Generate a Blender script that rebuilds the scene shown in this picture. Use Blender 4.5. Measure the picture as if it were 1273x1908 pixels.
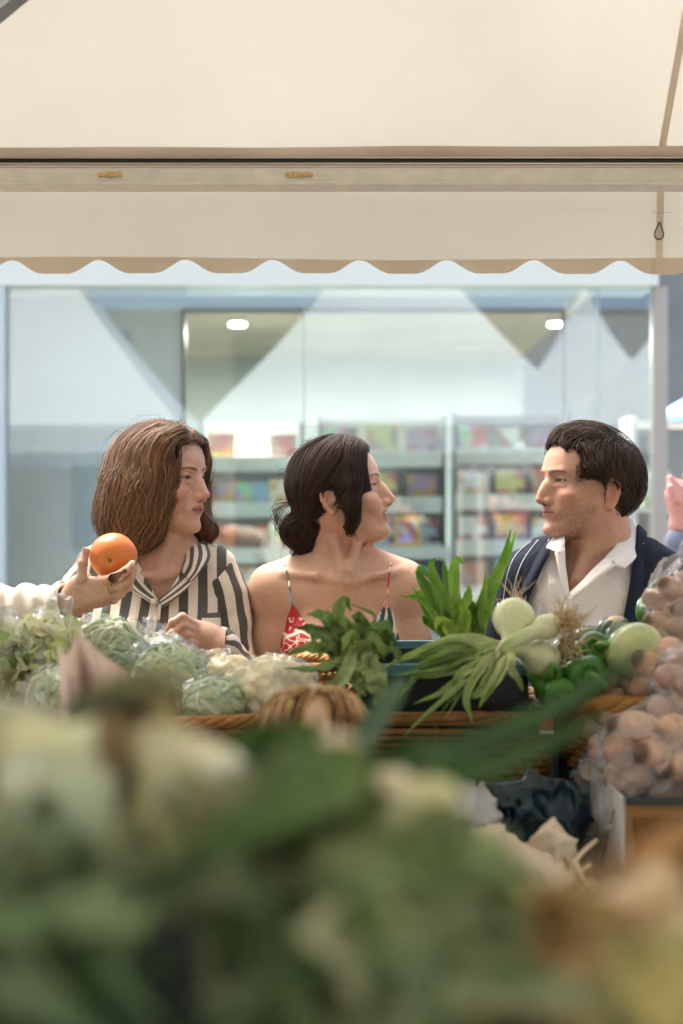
import bpy, bmesh, math, random
import numpy as np
from mathutils import Vector, Matrix
for _o in list(bpy.data.objects): bpy.data.objects.remove(_o, do_unlink=True)
SC = bpy.context.scene
COL = SC.collection
rnd = random.Random(7)
R = math.radians
CAMZ = 1.45
KPX = 0.72/1908.0
def at(px, py, Y):                      # photograph pixel at a distance -> world point
    return np.array([(px-636.5)*KPX*Y, Y, CAMZ-(py-954.0)*KPX*Y])
# ---------------- camera, sky, sun, exposure ----------------
_cd = bpy.data.cameras.new('camera'); CAM = bpy.data.objects.new('camera', _cd); COL.objects.link(CAM)
CAM.location = (0, 0, CAMZ); CAM.rotation_euler = (R(90), 0, 0)
_cd.sensor_fit = 'VERTICAL'; _cd.sensor_height = 36; _cd.sensor_width = 24; _cd.lens = 50
_cd.clip_start = 0.05; _cd.clip_end = 500
_cd.dof.use_dof = True; _cd.dof.focus_distance = 2.68; _cd.dof.aperture_fstop = 2.6; _cd.dof.aperture_blades = 9
SC.camera = CAM
W = bpy.data.worlds.new('World'); SC.world = W; W.use_nodes = True
_n = W.node_tree.nodes; _bg = _n['Background']
_sky = _n.new('ShaderNodeTexSky'); _sky.sky_type = 'NISHITA'; _sky.sun_disc = False
SUN_EL, SUN_AZ = 64.0, -44.0            # azimuth from +Y towards +X
_sky.sun_elevation = R(SUN_EL); _sky.sun_rotation = R(SUN_AZ); _sky.dust_density = 6.0; _sky.air_density = .7; _sky.ozone_density = .5
W.node_tree.links.new(_sky.outputs[0], _bg.inputs[0]); _bg.inputs[1].default_value = 0.15
_sd = bpy.data.lights.new('sun', 'SUN'); SUN = bpy.data.objects.new('sun', _sd); COL.objects.link(SUN)
_sd.energy = 1.5; _sd.angle = R(13); _sd.color = (1.0, 0.95, 0.87)
_dir = Vector((math.sin(R(SUN_AZ))*math.cos(R(SUN_EL)), math.cos(R(SUN_AZ))*math.cos(R(SUN_EL)), math.sin(R(SUN_EL))))
SUN.rotation_euler = _dir.to_track_quat('Z', 'Y').to_euler(); SUN.location = (0, 5, 9)
SC.view_settings.view_transform = 'Standard'; SC.view_settings.look = 'None'
SC.view_settings.exposure = 1.8; SC.view_settings.gamma = 1
SC.view_settings.use_curve_mapping = False
# ---------------- materials ----------------
def srgb(h):
    h = h.lstrip('#'); v = [int(h[i:i+2], 16)/255 for i in (0, 2, 4)]
    return tuple((c/12.92 if c <= .04045 else ((c+.055)/1.055)**2.4) for c in v)
def mat(name, col, rough=.6, var=.0, vscale=20, bump=0, bscale=60, sss=0, sssr=(1,.35,.2), trans=0, translucent=0, attr=False, metal=0, spec=.5, coat=0, emit=0, alpha=1, ior=1.45, detail=4, stretch=None, bdist=.002):
    m = bpy.data.materials.new(name); m.use_nodes = True
    t = m.node_tree; n = t.nodes; L = t.links; b = n['Principled BSDF']
    col = tuple(col)[:3]
    b.inputs['Roughness'].default_value = rough; b.inputs['Metallic'].default_value = metal
    b.inputs['Specular IOR Level'].default_value = spec; b.inputs['IOR'].default_value = ior
    b.inputs['Coat Weight'].default_value = coat; b.inputs['Coat Roughness'].default_value = .15
    if sss:
        b.inputs['Subsurface Weight'].default_value = sss; b.inputs['Subsurface Radius'].default_value = sssr
        b.inputs['Subsurface Scale'].default_value = .006
    if trans: b.inputs['Transmission Weight'].default_value = trans
    if emit: b.inputs['Emission Color'].default_value = col+(1,); b.inputs['Emission Strength'].default_value = emit
    tc = n.new('ShaderNodeTexCoord'); src = tc.outputs['Object']
    if stretch:
        mp = n.new('ShaderNodeMapping'); mp.inputs['Scale'].default_value = stretch; L.new(src, mp.inputs[0]); src = mp.outputs[0]
    if attr:
        a = n.new('ShaderNodeAttribute'); a.attribute_name = 'col'; base = a.outputs['Color']
    else:
        rgb = n.new('ShaderNodeRGB'); rgb.outputs[0].default_value = col+(1,); base = rgb.outputs[0]
    if var:
        nz = n.new('ShaderNodeTexNoise'); nz.inputs['Scale'].default_value = vscale; nz.inputs['Detail'].default_value = detail
        L.new(src, nz.inputs['Vector'])
        mr = n.new('ShaderNodeMapRange'); mr.inputs[1].default_value = .25; mr.inputs[2].default_value = .75
        mr.inputs[3].default_value = 1-var; mr.inputs[4].default_value = 1+var*.6
        L.new(nz.outputs[0], mr.inputs[0])
        mx = n.new('ShaderNodeVectorMath'); mx.operation = 'SCALE'; L.new(base, mx.inputs[0]); L.new(mr.outputs[0], mx.inputs['Scale'])
        base = mx.outputs[0]
    L.new(base, b.inputs['Base Color'])
    if bump:
        nb = n.new('ShaderNodeTexNoise'); nb.inputs['Scale'].default_value = bscale; nb.inputs['Detail'].default_value = 5
        L.new(src, nb.inputs['Vector'])
        bp = n.new('ShaderNodeBump'); bp.inputs['Strength'].default_value = bump; bp.inputs['Distance'].default_value = bdist
        L.new(nb.outputs[0], bp.inputs['Height']); L.new(bp.outputs[0], b.inputs['Normal'])
    if translucent or alpha < 1:
        out = n['Material Output']; cur = b.outputs[0]
        if translucent:
            tr = n.new('ShaderNodeBsdfTranslucent'); L.new(base, tr.inputs[0])
            ms = n.new('ShaderNodeMixShader'); ms.inputs[0].default_value = translucent
            L.new(cur, ms.inputs[1]); L.new(tr.outputs[0], ms.inputs[2]); cur = ms.outputs[0]
        if alpha < 1:
            tp = n.new('ShaderNodeBsdfTransparent'); ms = n.new('ShaderNodeMixShader'); ms.inputs[0].default_value = alpha
            L.new(tp.outputs[0], ms.inputs[1]); L.new(cur, ms.inputs[2]); cur = ms.outputs[0]
        L.new(cur, out.inputs[0])
    return m
def film_mat(name, tint=(.95,.97,.97), gloss=.22, rough=.12, milky=.12, fres=True):
    m = bpy.data.materials.new(name); m.use_nodes = True
    t = m.node_tree; n = t.nodes; L = t.links; n.remove(n['Principled BSDF']); out = n['Material Output']
    tp = n.new('ShaderNodeBsdfTransparent'); tp.inputs[0].default_value = tuple(tint)+(1,)
    gl = n.new('ShaderNodeBsdfGlossy'); gl.inputs['Roughness'].default_value = rough
    df = n.new('ShaderNodeBsdfDiffuse'); df.inputs[0].default_value = (.85,.87,.86,1)
    m1 = n.new('ShaderNodeMixShader'); m1.inputs[0].default_value = milky
    m2 = n.new('ShaderNodeMixShader')
    L.new(tp.outputs[0], m1.inputs[1]); L.new(df.outputs[0], m1.inputs[2])
    L.new(m1.outputs[0], m2.inputs[1]); L.new(gl.outputs[0], m2.inputs[2])
    if fres:
        lw = n.new('ShaderNodeLayerWeight'); lw.inputs[0].default_value = .35
        mu = n.new('ShaderNodeMath'); mu.operation = 'MULTIPLY_ADD'; mu.inputs[1].default_value = .26; mu.inputs[2].default_value = gloss*.22
        L.new(lw.outputs['Fresnel'], mu.inputs[0]); L.new(mu.outputs[0], m2.inputs[0])
        nb = n.new('ShaderNodeTexNoise'); nb.inputs['Scale'].default_value = 26; nb.inputs['Detail'].default_value = 3; nb.inputs['Distortion'].default_value = 1.2
        tc = n.new('ShaderNodeTexCoord'); L.new(tc.outputs['Object'], nb.inputs['Vector'])
        bp = n.new('ShaderNodeBump'); bp.inputs['Strength'].default_value = .7; bp.inputs['Distance'].default_value = .006
        L.new(nb.outputs[0], bp.inputs['Height']); L.new(bp.outputs[0], gl.inputs['Normal'])
    else:
        m2.inputs[0].default_value = gloss
    L.new(m2.outputs[0], out.inputs[0])
    return m
# ---------------- objects ----------------
def tag(o, label=None, cat=None, group=None, kind=None):
    if label: o['label'] = label
    if cat: o['category'] = cat
    if group: o['group'] = group
    if kind: o['kind'] = kind
    return o
def thing(name, label, cat, loc=(0,0,0), group=None):
    o = bpy.data.objects.new(name, None); COL.objects.link(o); o.location = [float(v) for v in loc]; o.empty_display_size = .05
    return tag(o, label, cat, group)
def obj(name, V, F, m, parent=None, smooth=True, colors=None, origin=None, mats=None, fmat=None):
    """V world-space verts (relative to the parent's location if the parent is an Empty)"""
    V = np.asarray(V, dtype=np.float64).reshape(-1, 3)
    off = np.zeros(3)
    if parent is not None:
        p = parent
        while p is not None: off += np.array(p.location); p = p.parent
        V = V-off
    elif origin is not None: V = V-np.asarray(origin)
    me = bpy.data.meshes.new(name)
    if isinstance(F, np.ndarray) and F.ndim == 2:
        nf, k = F.shape
        me.vertices.add(len(V)); me.vertices.foreach_set('co', V.ravel())
        me.loops.add(nf*k); me.loops.foreach_set('vertex_index', F.ravel().astype(np.int32))
        me.polygons.add(nf); me.polygons.foreach_set('loop_start', np.arange(0, nf*k, k, dtype=np.int32))
        me.polygons.foreach_set('loop_total', np.full(nf, k, dtype=np.int32))
        me.update(calc_edges=True); me.validate()
    else:
        me.from_pydata([tuple(v) for v in V], [], [tuple(int(i) for i in f) for f in F]); me.update()
    me.polygons.foreach_set('use_smooth', np.full(len(me.polygons), smooth, dtype=bool))
    if colors is not None:
        a = me.attributes.new('col', 'FLOAT_COLOR', 'POINT')
        c = np.ones((len(V), 4), dtype=np.float32); c[:, :3] = colors; a.data.foreach_set('color', c.ravel())
    if mats:
        for q in mats: me.materials.append(q)
        if fmat is not None: me.polygons.foreach_set('material_index', np.asarray(fmat, dtype=np.int32))
    else: me.materials.append(m)
    o = bpy.data.objects.new(name, me); COL.objects.link(o); o.parent = parent
    if origin is not None and parent is None: o.location = [float(v) for v in origin]
    return o
def cloth(name, G, m, parent, th=.003, colfn=None, nu=14, nv=12):
    """control grid of world points -> smooth thin solid cloth"""
    G = np.array(G, float); Gs = np.array([bez(list(r_), nv) for r_ in G]); Gs = np.array([bez(list(Gs[:, j]), nu) for j in range(Gs.shape[1])])
    V1, F1 = grid_mesh(Gs); n = np.cross(V1[F1[:,2]]-V1[F1[:,0]], V1[F1[:,3]]-V1[F1[:,1]]); N_ = np.zeros_like(V1)
    for q in range(4): np.add.at(N_, F1[:, q], n)
    N_ /= np.linalg.norm(N_, axis=1)[:, None]+1e-12; off = N_*th*.5; N = len(V1); a_, b_ = Gs.shape[:2]; idx = np.arange(N).reshape(a_, b_)
    ring = list(idx[0])+list(idx[1:, -1])+list(idx[-1, ::-1][1:])+list(idx[::-1, 0][1:-1]); e = [(ring[i], ring[i]+N, ring[(i+1) % len(ring)]+N, ring[(i+1) % len(ring)]) for i in range(len(ring))]
    F = np.vstack([F1[:, ::-1], F1+N, np.array(e)]); V = np.vstack([V1+off, V1-off])
    return obj(name, V, F, m, parent, colors=None if colfn is None else colfn(np.tile(np.linspace(0, 1, a_)[:, None], (1, b_)).ravel(), np.tile(np.linspace(0, 1, b_)[None], (a_, 1)).ravel(), V))
def copy_tree(o, parent=None):
    c = o.copy(); COL.objects.link(c); c.parent = parent
    for ch in [x for x in bpy.data.objects if x.parent == o]: copy_tree(ch, c)
    return c
class MB:
    def __init__(s): s.V = []; s.F = []; s.C = []; s.n = 0
    def add(s, V, F, c=None):
        V = np.asarray(V, float).reshape(-1, 3); s.V.append(V)
        s.F += [tuple(int(i)+s.n for i in f) for f in F]
        s.C.append(np.tile(np.asarray(c if c is not None else (1,1,1), float), (len(V), 1)) if np.ndim(c) < 2 else np.asarray(c))
        s.n += len(V); return s
    def box(s, a, b, c=None, bev=.0):
        a = np.minimum(a, b)*1.0; b2 = np.maximum(a, b)*1.0; 
        x0,y0,z0 = a; x1,y1,z1 = b2
        if bev <= 0:
            V = [(x0,y0,z0),(x1,y0,z0),(x1,y1,z0),(x0,y1,z0),(x0,y0,z1),(x1,y0,z1),(x1,y1,z1),(x0,y1,z1)]
            return s.add(V, [(0,3,2,1),(4,5,6,7),(0,1,5,4),(1,2,6,5),(2,3,7,6),(3,0,4,7)], c)
        bm = bmesh.new(); bmesh.ops.create_cube(bm, size=1)
        for v in bm.verts: v.co = ((x0+x1)/2+v.co.x*(x1-x0), (y0+y1)/2+v.co.y*(y1-y0), (z0+z1)/2+v.co.z*(z1-z0))
        bmesh.ops.bevel(bm, geom=bm.edges[:], offset=bev, segments=2, affect='EDGES', profile=.7)
        bm.verts.index_update()
        V = [tuple(v.co) for v in bm.verts]; F = [tuple(v.index for v in f.verts) for f in bm.faces]; bm.free()
        return s.add(V, F, c)
    def tube(s, P, r, seg=8, c=None, caps=True, flat=1.0, up=(0,0,1)):
        V, F = tube_mesh(P, r, seg, caps, flat, up); 
        if c is not None and np.ndim(c) == 2:
            c = np.repeat(np.asarray(c), seg, axis=0)
            if caps: c = np.vstack([c, c[:1], c[-1:]])
        return s.add(V, F, c)
    def build(s, name, m, parent=None, smooth=True, origin=None, colors=True):
        return obj(name, np.vstack(s.V), s.F, m, parent, smooth, np.vstack(s.C) if colors else None, origin)
def tube_mesh(P, r, seg=8, caps=True, flat=1.0, up=(0,0,1)):
    P = np.asarray(P, float); n = len(P); r = np.broadcast_to(np.asarray(r, float), (n,)); flat = np.broadcast_to(np.asarray(flat, float), (n,))
    T = np.gradient(P, axis=0); T /= np.linalg.norm(T, axis=1)[:, None]+1e-12
    U = np.asarray(up, float); a = np.cross(T[0], U)
    if np.linalg.norm(a) < 1e-3: a = np.cross(T[0], (1,0,0))
    a /= np.linalg.norm(a); V = []
    for i in range(n):
        a = a-T[i]*a.dot(T[i]); a /= np.linalg.norm(a)+1e-12; b = np.cross(T[i], a)
        for k in range(seg):
            th = 2*math.pi*k/seg; V.append(P[i]+a*math.cos(th)*r[i]+b*math.sin(th)*r[i]*flat[i])
    F = []
    for i in range(n-1):
        for k in range(seg):
            k2 = (k+1) % seg; F.append((i*seg+k, i*seg+k2, (i+1)*seg+k2, (i+1)*seg+k))
    if caps:
        c0 = len(V); V.append(P[0]); V.append(P[-1])
        for k in range(seg):
            k2 = (k+1) % seg; F.append((c0, k2, k)); F.append((c0+1, (n-1)*seg+k, (n-1)*seg+k2))
    return np.array(V), F
def bez(P, n=16):                         # smooth curve through control points (Catmull-Rom)
    P = [np.asarray(p, float) for p in P]; P = [2*P[0]-P[1]]+P+[2*P[-1]-P[-2]]; out = []
    m = len(P)-3
    for j in range(n+1):
        t = j/n*m; i = min(int(t), m-1); t -= i; a, b, c, d = P[i:i+4]
        out.append(.5*((2*b)+(c-a)*t+(2*a-5*b+4*c-d)*t*t+(3*b-a-3*c+d)*t**3))
    return np.array(out)
def grid_mesh(G, closed_u=False):
    """G: (nu,nv,3) -> V, F quads"""
    nu, nv = G.shape[:2]; idx = np.arange(nu*nv).reshape(nu, nv)
    if closed_u: idx = np.vstack([idx, idx[:1]])
    F = np.stack([idx[:-1,:-1], idx[1:,:-1], idx[1:,1:], idx[:-1,1:]], -1).reshape(-1, 4)
    return G.reshape(-1, 3), F
# ---------------- implicit-surface sculpting ----------------
_rs = np.random.RandomState(3); _LAT = _rs.rand(32, 32, 32).astype(np.float32)*2-1
def vnoise(P, sc=1.0, seed=0):            # smooth value noise, -1..1
    Q = np.asarray(P)*sc+seed*7.31; i = np.floor(Q).astype(int); f = Q-i; f = f*f*(3-2*f); i0 = i % 32; i1 = (i+1) % 32
    x, y, z = f[...,0], f[...,1], f[...,2]
    g = lambda a, b, c: _LAT[a[...,0], b[...,1], c[...,2]]
    l = lambda a, b, t: a+(b-a)*t
    return l(l(l(g(i0,i0,i0), g(i1,i0,i0), x), l(g(i0,i1,i0), g(i1,i1,i0), x), y), l(l(g(i0,i0,i1), g(i1,i0,i1), x), l(g(i0,i1,i1), g(i1,i1,i1), x), y), z)
def smin(a, b, k):
    if k <= 0: return np.minimum(a, b)
    h = np.maximum(k-np.abs(a-b), 0)/k; return np.minimum(a, b)-h*h*k*.25
def sd_cone(p, a, b, r1, r2):             # tapered capsule
    a = np.asarray(a, float); b = np.asarray(b, float); ba = b-a; t = np.clip(((p-a)@ba)/(ba@ba+1e-12), 0, 1)
    return np.linalg.norm(p-a-t[...,None]*ba, axis=-1)-(r1+(r2-r1)*t)
def sd_ell(p, c, r, M=None):
    q = p-np.asarray(c, float)
    if M is not None: q = q@M               # columns of M are the local axes
    r = np.asarray(r, float); k0 = np.linalg.norm(q/r, axis=-1); k1 = np.linalg.norm(q/(r*r), axis=-1)
    return k0*(k0-1)/(k1+1e-9)
def rotm(x=0, y=0, z=0):
    return np.array(Matrix.Rotation(R(z), 3, 'Z')@Matrix.Rotation(R(y), 3, 'Y')@Matrix.Rotation(R(x), 3, 'X'))
class Sdf:
    """ordered list of (op, k, lo, hi, fn); fn works in world space"""
    def __init__(s): s.L = []
    def cone(s, a, b, r1, r2=None, k=.01, op='u'):
        r2 = r1 if r2 is None else r2; a = np.asarray(a, float); b = np.asarray(b, float); m = max(r1, r2)
        s.L.append((op, k, np.minimum(a, b)-m, np.maximum(a, b)+m, lambda p: sd_cone(p, a, b, r1, r2))); return s
    def chain(s, P, Rr, k=.01, op='u'):
        for i in range(len(P)-1): s.cone(P[i], P[i+1], Rr[i], Rr[i+1], k, op)
        return s
    def ell(s, c, r, M=None, k=.01, op='u'):
        c = np.asarray(c, float); m = max(r); s.L.append((op, k, c-m, c+m, lambda p: sd_ell(p, c, r, M))); return s
    def fn(s, f, lo, hi, k=.01, op='u'): s.L.append((op, k, np.asarray(lo, float), np.asarray(hi, float), f)); return s
    def tf(s, T, Rm, sc, other):          # add another Sdf's prims placed by  world = T + sc*Rm@local
        T = np.asarray(T, float); cor = np.array([[x, y, z] for x in (0,1) for y in (0,1) for z in (0,1)])
        for op, k, lo, hi, f in other.L:
            C = lo+(hi-lo)*cor; Wc = T+sc*(C@Rm.T)
            s.L.append((op, k*sc, Wc.min(0), Wc.max(0), (lambda f: (lambda p: sc*f((p-T)@Rm/sc)))(f)))
        return s
    def mesh(s, lo, hi, h, disp=None, iso=0.0):
        lo = np.asarray(lo, float); hi = np.asarray(hi, float); n = np.ceil((hi-lo)/h).astype(int)+1
        ax = [lo[i]+h*np.arange(n[i]) for i in range(3)]; D = np.full(tuple(n), .06, np.float32)
        for op, k, a, b, f in s.L:
            mg = .05+k if op == 'u' else k+.004
            i0 = np.maximum(np.floor((a-mg-lo)/h).astype(int), 0); i1 = np.minimum(np.ceil((b+mg-lo)/h).astype(int)+1, n)
            if np.any(i1 <= i0): continue
            sl = tuple(slice(i0[q], i1[q]) for q in range(3))
            p = np.stack(np.meshgrid(ax[0][sl[0]], ax[1][sl[1]], ax[2][sl[2]], indexing='ij'), -1)
            v = f(p).astype(np.float32); c = D[sl]
            D[sl] = smin(c, v, k) if op == 'u' else (-smin(-c, v, k) if op == 's' else np.maximum(c, v))
        D -= iso
        if disp is not None:
            m = np.abs(D) < .03; ii = np.nonzero(m); P = np.stack([ax[q][ii[q]] for q in range(3)], -1); D[ii] -= disp(P).astype(np.float32)
        return surface_net(D, lo, h)
def surface_net(D, lo, h):
    S = D < 0; n = np.array(D.shape); c = np.zeros(tuple(n-1), np.int8); cor = [(i, j, k) for i in (0,1) for j in (0,1) for k in (0,1)]
    for i, j, k in cor: c += S[i:n[0]-1+i, j:n[1]-1+j, k:n[2]-1+k]
    act = (c > 0) & (c < 8); ii = np.stack(np.nonzero(act), -1); N = len(ii)
    idx = np.full(act.shape, -1, np.int64); idx[tuple(ii.T)] = np.arange(N)
    acc = np.zeros((N, 3)); cnt = np.zeros(N)
    for a in cor:
        for q in range(3):
            if a[q]: continue
            b = list(a); b[q] = 1
            va = D[tuple((ii+a).T)]; vb = D[tuple((ii+b).T)]; m = (va < 0) != (vb < 0)
            t = va[m]/(va[m]-vb[m]+1e-12); p = np.tile(np.array(a, float), (m.sum(), 1)); p[:, q] += t; acc[m] += p; cnt[m] += 1
    V = lo+h*(ii+acc/np.maximum(cnt, 1)[:, None]); F = []
    for q in range(3):
        u, w = (q+1) % 3, (q+2) % 3
        A = [slice(None)]*3; B = [slice(None)]*3; A[q] = slice(0, -1); B[q] = slice(1, None)
        ch = S[tuple(A)] != S[tuple(B)]; e = np.stack(np.nonzero(ch), -1)
        e = e[(e[:, u] > 0) & (e[:, w] > 0) & (e[:, u] < n[u]-1) & (e[:, w] < n[w]-1)]
        du = np.zeros(3, int); dw = np.zeros(3, int); du[u] = 1; dw[w] = 1
        f = np.stack([idx[tuple((e-du-dw).T)], idx[tuple((e-dw).T)], idx[tuple(e.T)], idx[tuple((e-du).T)]], -1)
        ins = S[tuple(e.T)]; f[~ins] = f[~ins][:, ::-1]; F.append(f)
    F = np.vstack(F); return V, F[(F >= 0).all(1)]
def smooth_mesh(V, F, it=1, lam=.5):
    for _ in range(it):
        A = np.zeros_like(V); c = np.zeros(len(V))
        for q in range(4):
            a, b = F[:, q], F[:, (q+1) % 4]
            np.add.at(A, a, V[b]); np.add.at(c, a, 1)
        V = V+lam*(A/np.maximum(c, 1)[:, None]-V)*(c > 0)[:, None]
    return V
def vnormals(V, F):
    n = np.cross(V[F[:,2]]-V[F[:,0]], V[F[:,3]]-V[F[:,1]]); N = np.zeros_like(V)
    for q in range(4): np.add.at(N, F[:, q], n)
    return N/(np.linalg.norm(N, axis=1)[:, None]+1e-12)
def cut(V, F, keep):                      # keep: per-vertex bool
    F = F[keep[F].all(1)]; u = np.unique(F); m = np.full(len(V), -1); m[u] = np.arange(len(u)); return V[u], m[F]
def cutf(V, F, g, h):                      # keep g>0, rim snapped onto g=0 so that hems are clean
    G = g(V); V, F = cut(V, F, G > -.8*h); e = np.sort(np.vstack([F[:, [0,1]], F[:, [1,2]], F[:, [2,3]], F[:, [3,0]]]), 1)
    u, c = np.unique(e, axis=0, return_counts=True); b = np.unique(u[c == 1]); N = vnormals(V, F)[b]
    for _ in range(4):
        P = V[b]; g0 = g(P); gr = np.stack([g(P+np.eye(3)[q]*5e-4)-g(P-np.eye(3)[q]*5e-4) for q in range(3)], -1)/1e-3
        gr -= (gr*N).sum(1)[:, None]*N; l2 = (gr*gr).sum(1)+1e-6; st = -(g0/l2)[:, None]*gr; ln = np.linalg.norm(st, axis=1)[:, None]; st *= np.minimum(1, 1.2*h/(ln+1e-9))
        m = np.abs(g0) < 2.5*h; V[b] += st*m[:, None]
    return V, F
def pxy(V): return 636.5+V[:, 0]/(KPX*V[:, 1]), 954-(V[:, 2]-CAMZ)/(KPX*V[:, 1])
def join(parts):
    V = []; F = []; o = 0
    for v, f in parts: V.append(v); F.append(f+o); o += len(v)
    return np.vstack(V), np.vstack(F)
def sstep(x, a, b):
    t = np.clip((x-a)/(b-a), 0, 1); return t*t*(3-2*t)
def fold(P, sc, amp, seed=0, d=(1,1,1)):
    n = vnoise(P*np.array(d), sc, seed); n2 = vnoise(P*np.array(d), sc*2.3, seed+1); return amp*((1-np.abs(n))**3-.35)+amp*.4*((1-np.abs(n2))**3-.35)
# ---------------- ground, tents, shop ----------------
M_canvas = mat('cream canvas', srgb('#cccabd'), rough=.8, var=.09, vscale=2.2, bump=.35, bscale=7, bdist=.012, translucent=.21)
_t = M_canvas.node_tree; _c = [x for x in _t.nodes if x.type == 'RGB'][0]; _g = _t.nodes.new('ShaderNodeNewGeometry'); _m = _t.nodes.new('ShaderNodeMix'); _m.data_type = 'RGBA'
_m.inputs[6].default_value = srgb('#c3cbd0')+(1,); _m.inputs[7].default_value = _c.outputs[0].default_value[:]          # white coated outside, cream inside
for l_ in list(_c.outputs[0].links): _t.links.new(_m.outputs[2], l_.to_socket)
_t.links.new(_g.outputs['Backfacing'], _m.inputs[0])
M_canvas_out = mat('white canvas', srgb('#ccd2d4'), rough=.7, var=.05, vscale=3, translucent=.3)
M_hem = mat('beige hem tape', srgb('#d6c8b4'), rough=.85, var=.12, vscale=9, bump=.1, bscale=400, translucent=.22)
M_hem2 = mat('pinkish hem', srgb('#cdbba9'), rough=.85, var=.15, vscale=6, translucent=.2)
M_alu = mat('painted aluminium', srgb('#cfcabc'), rough=.5, var=.12, vscale=30, metal=.0)
M_alu2 = mat('bare aluminium', srgb('#a9adb0'), rough=.35, metal=.7, var=.1, vscale=40)
M_dark = mat('dark rubber', srgb('#23291f'), rough=.6)
M_steel = mat('steel', srgb('#6f6a60'), rough=.35, metal=.9)
M_glue = mat('dried glue', srgb('#d0b27a'), rough=.9, var=.3, vscale=120)
g = MB(); g.add([(-90,-60,0),(90,-60,0),(90,90,0),(-90,90,0)], [(0,1,2,3)])
tag(g.build('pavement', mat('stone pavement', srgb('#a39c92'), rough=.8, var=.18, vscale=3, bump=.3, bscale=40)), kind='structure')
TCX, TYF, EZ = .42, 2.60, 2.115
def roof_z(t): return 1.70*t+.35*t**3+.25*t**8
def make_tent(name, label, cx, yf, main=False):
    """3 m pagoda tent, front edge at y=yf"""
    cy = yf-1.5; root = thing(name, label, 'tent', (cx, cy, 0), 'white pagoda market tents')
    mc = M_canvas if main else M_canvas_out
    m = MB(); n = 24; k = 20
    for q in range(4):
        Rm = rotm(z=90*q); G = np.zeros((n+1, k+1, 3))
        for i in range(n+1):
            t = i/n*.985; w = 1.5*(1-t)
            for j in range(k+1):
                s = -1+2*j/k; G[i, j] = Rm@np.array([s*w, w, EZ-.008+roof_z(t)-.035*math.sin(math.pi*t)*(1-s*s)*2+.004*vnoise(np.array([[s*w*2.2+3+q*5, t*4.0, q]]), 1.0, 4)[0]*min(1,t*25)])+(cx, cy, 0)
        V, F = grid_mesh(G); m.add(V, F if np.cross(G[1,0]-G[0,0], G[0,1]-G[0,0])[2] > 0 else F[:, ::-1])
    m.build('roof', mc, root, colors=False)
    f = MB(); f.tube([(cx, cy, EZ+2.2), (cx, cy, EZ+2.55)], [.03, .012], 10); f.build('finial', M_alu, root)
    # scalloped valance, one sheet per side
    pitch = .1595; ph = (1235-636.5)*KPX*2.62-cx
    for q in range(4):
        Rm = rotm(z=-90*q); xs = np.linspace(-1.5, 1.5, 361)
        zb = at(0, 503, 2.62)[2]-.0125*np.cos(2*np.pi*(xs-ph)/pitch)-.004*np.cos(4*np.pi*(xs-ph)/pitch+np.pi)
        zh = at(0, 484, 2.62)[2]+.003*np.sin(xs*5)
        rows = [np.full_like(xs, EZ-.012), np.full_like(xs, EZ-.04), np.full_like(xs, EZ-.08), zh+0*xs, zb]
        rip = lambda z: (.006*np.sin(xs*3.1+q)+.004*vnoise(np.stack([xs*5+q*3, xs*0+z*6, xs*0], 1), 1.0, 2))*(EZ-z)*6
        G = np.array([[(x, 1.515+rp, z) for x, z, rp in zip(xs, r_, rip(r_))] for r_ in rows]); G = G@Rm.T+(cx, cy, 0)
        V, F = grid_mesh(G); nrm_ = np.cross(G[1,0]-G[0,0], G[0,1]-G[0,0]); F = F if nrm_@(Rm@np.array([0,1,0])) > 0 else F[:, ::-1]; vo = obj('valance', V, F, mc, root)
        if main and q == 0:
            rows = [zh+.0, .5*(zh+zb), zb-.0008]
            G = np.array([[(x, 1.511+rp, z) for x, z, rp in zip(xs, r_, rip(r_))] for r_ in rows])+(cx, cy, 0)
            V, F = grid_mesh(G); obj('hem', V, F, M_hem, vo)
    ln = lambda a, b, r=.03: None
    for q in range(4):
        Rm = rotm(z=90*q)
        b = MB(); c1 = Rm@np.array([-1.46, 1.44, EZ-.11]); c2 = Rm@np.array([1.46, 1.50, EZ-.03]); off = np.array([cx, cy, 0])
        if main and q == 0: continue
        b.box(c1+off, c2+off, bev=.004); b.build('beam', M_alu, root)
    for sx in (-1, 1):
        for sy in (-1, 1):
            p = MB(); p.box((cx+sx*1.47-.03, cy+sy*1.47-.03, 0), (cx+sx*1.47+.03, cy+sy*1.47+.03, EZ-.01), bev=.005); p.build('post', M_alu, root)
            p = MB(); p.box((cx+sx*1.47-.09, cy+sy*1.47-.09, 0), (cx+sx*1.47+.09, cy+sy*1.47+.09, .012), bev=.003); p.build('foot_plate', M_alu2, root)
    return root
TENT = make_tent('market_tent', 'cream canvas stall tent with scalloped valance directly above the customers', TCX, TYF, True)
# front beam of our own stall, as a profile with a keder slot
Yb = 2.56
def zpx(y, Y=Yb): return at(0, y, Y)[2]
x0, x1 = TCX-1.46, TCX+1.46
b = MB(); b.box((x0, Yb-.02, zpx(350)), (x1, Yb+.035, zpx(316)), bev=.003); beam = b.build('beam', M_alu, TENT)
b = MB(); b.box((x0, Yb-.027, zpx(350.5)), (x1, Yb-.018, zpx(344)), bev=.002); b.build('lip', M_alu, beam)
b = MB(); b.box((x0, Yb-.005, zpx(316)), (x1, Yb+.03, zpx(296)+.0)); b.build('slot', M_dark, beam, smooth=False)
b = MB(); b.box((x0, Yb-.022, zpx(316.5)), (x1, Yb-.004, zpx(313)), bev=.0015); b.box((x0, Yb-.024, zpx(312)), (x1, Yb-.006, zpx(309)), bev=.0015); b.build('rail', mat('cream rail', srgb('#cfc6b4'), rough=.45), beam)
b = MB(); b.tube([(x0, Yb-.008, zpx(303)), (x1, Yb-.008, zpx(302))], .0052, 12); b.build('gasket', M_dark, beam)
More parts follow.
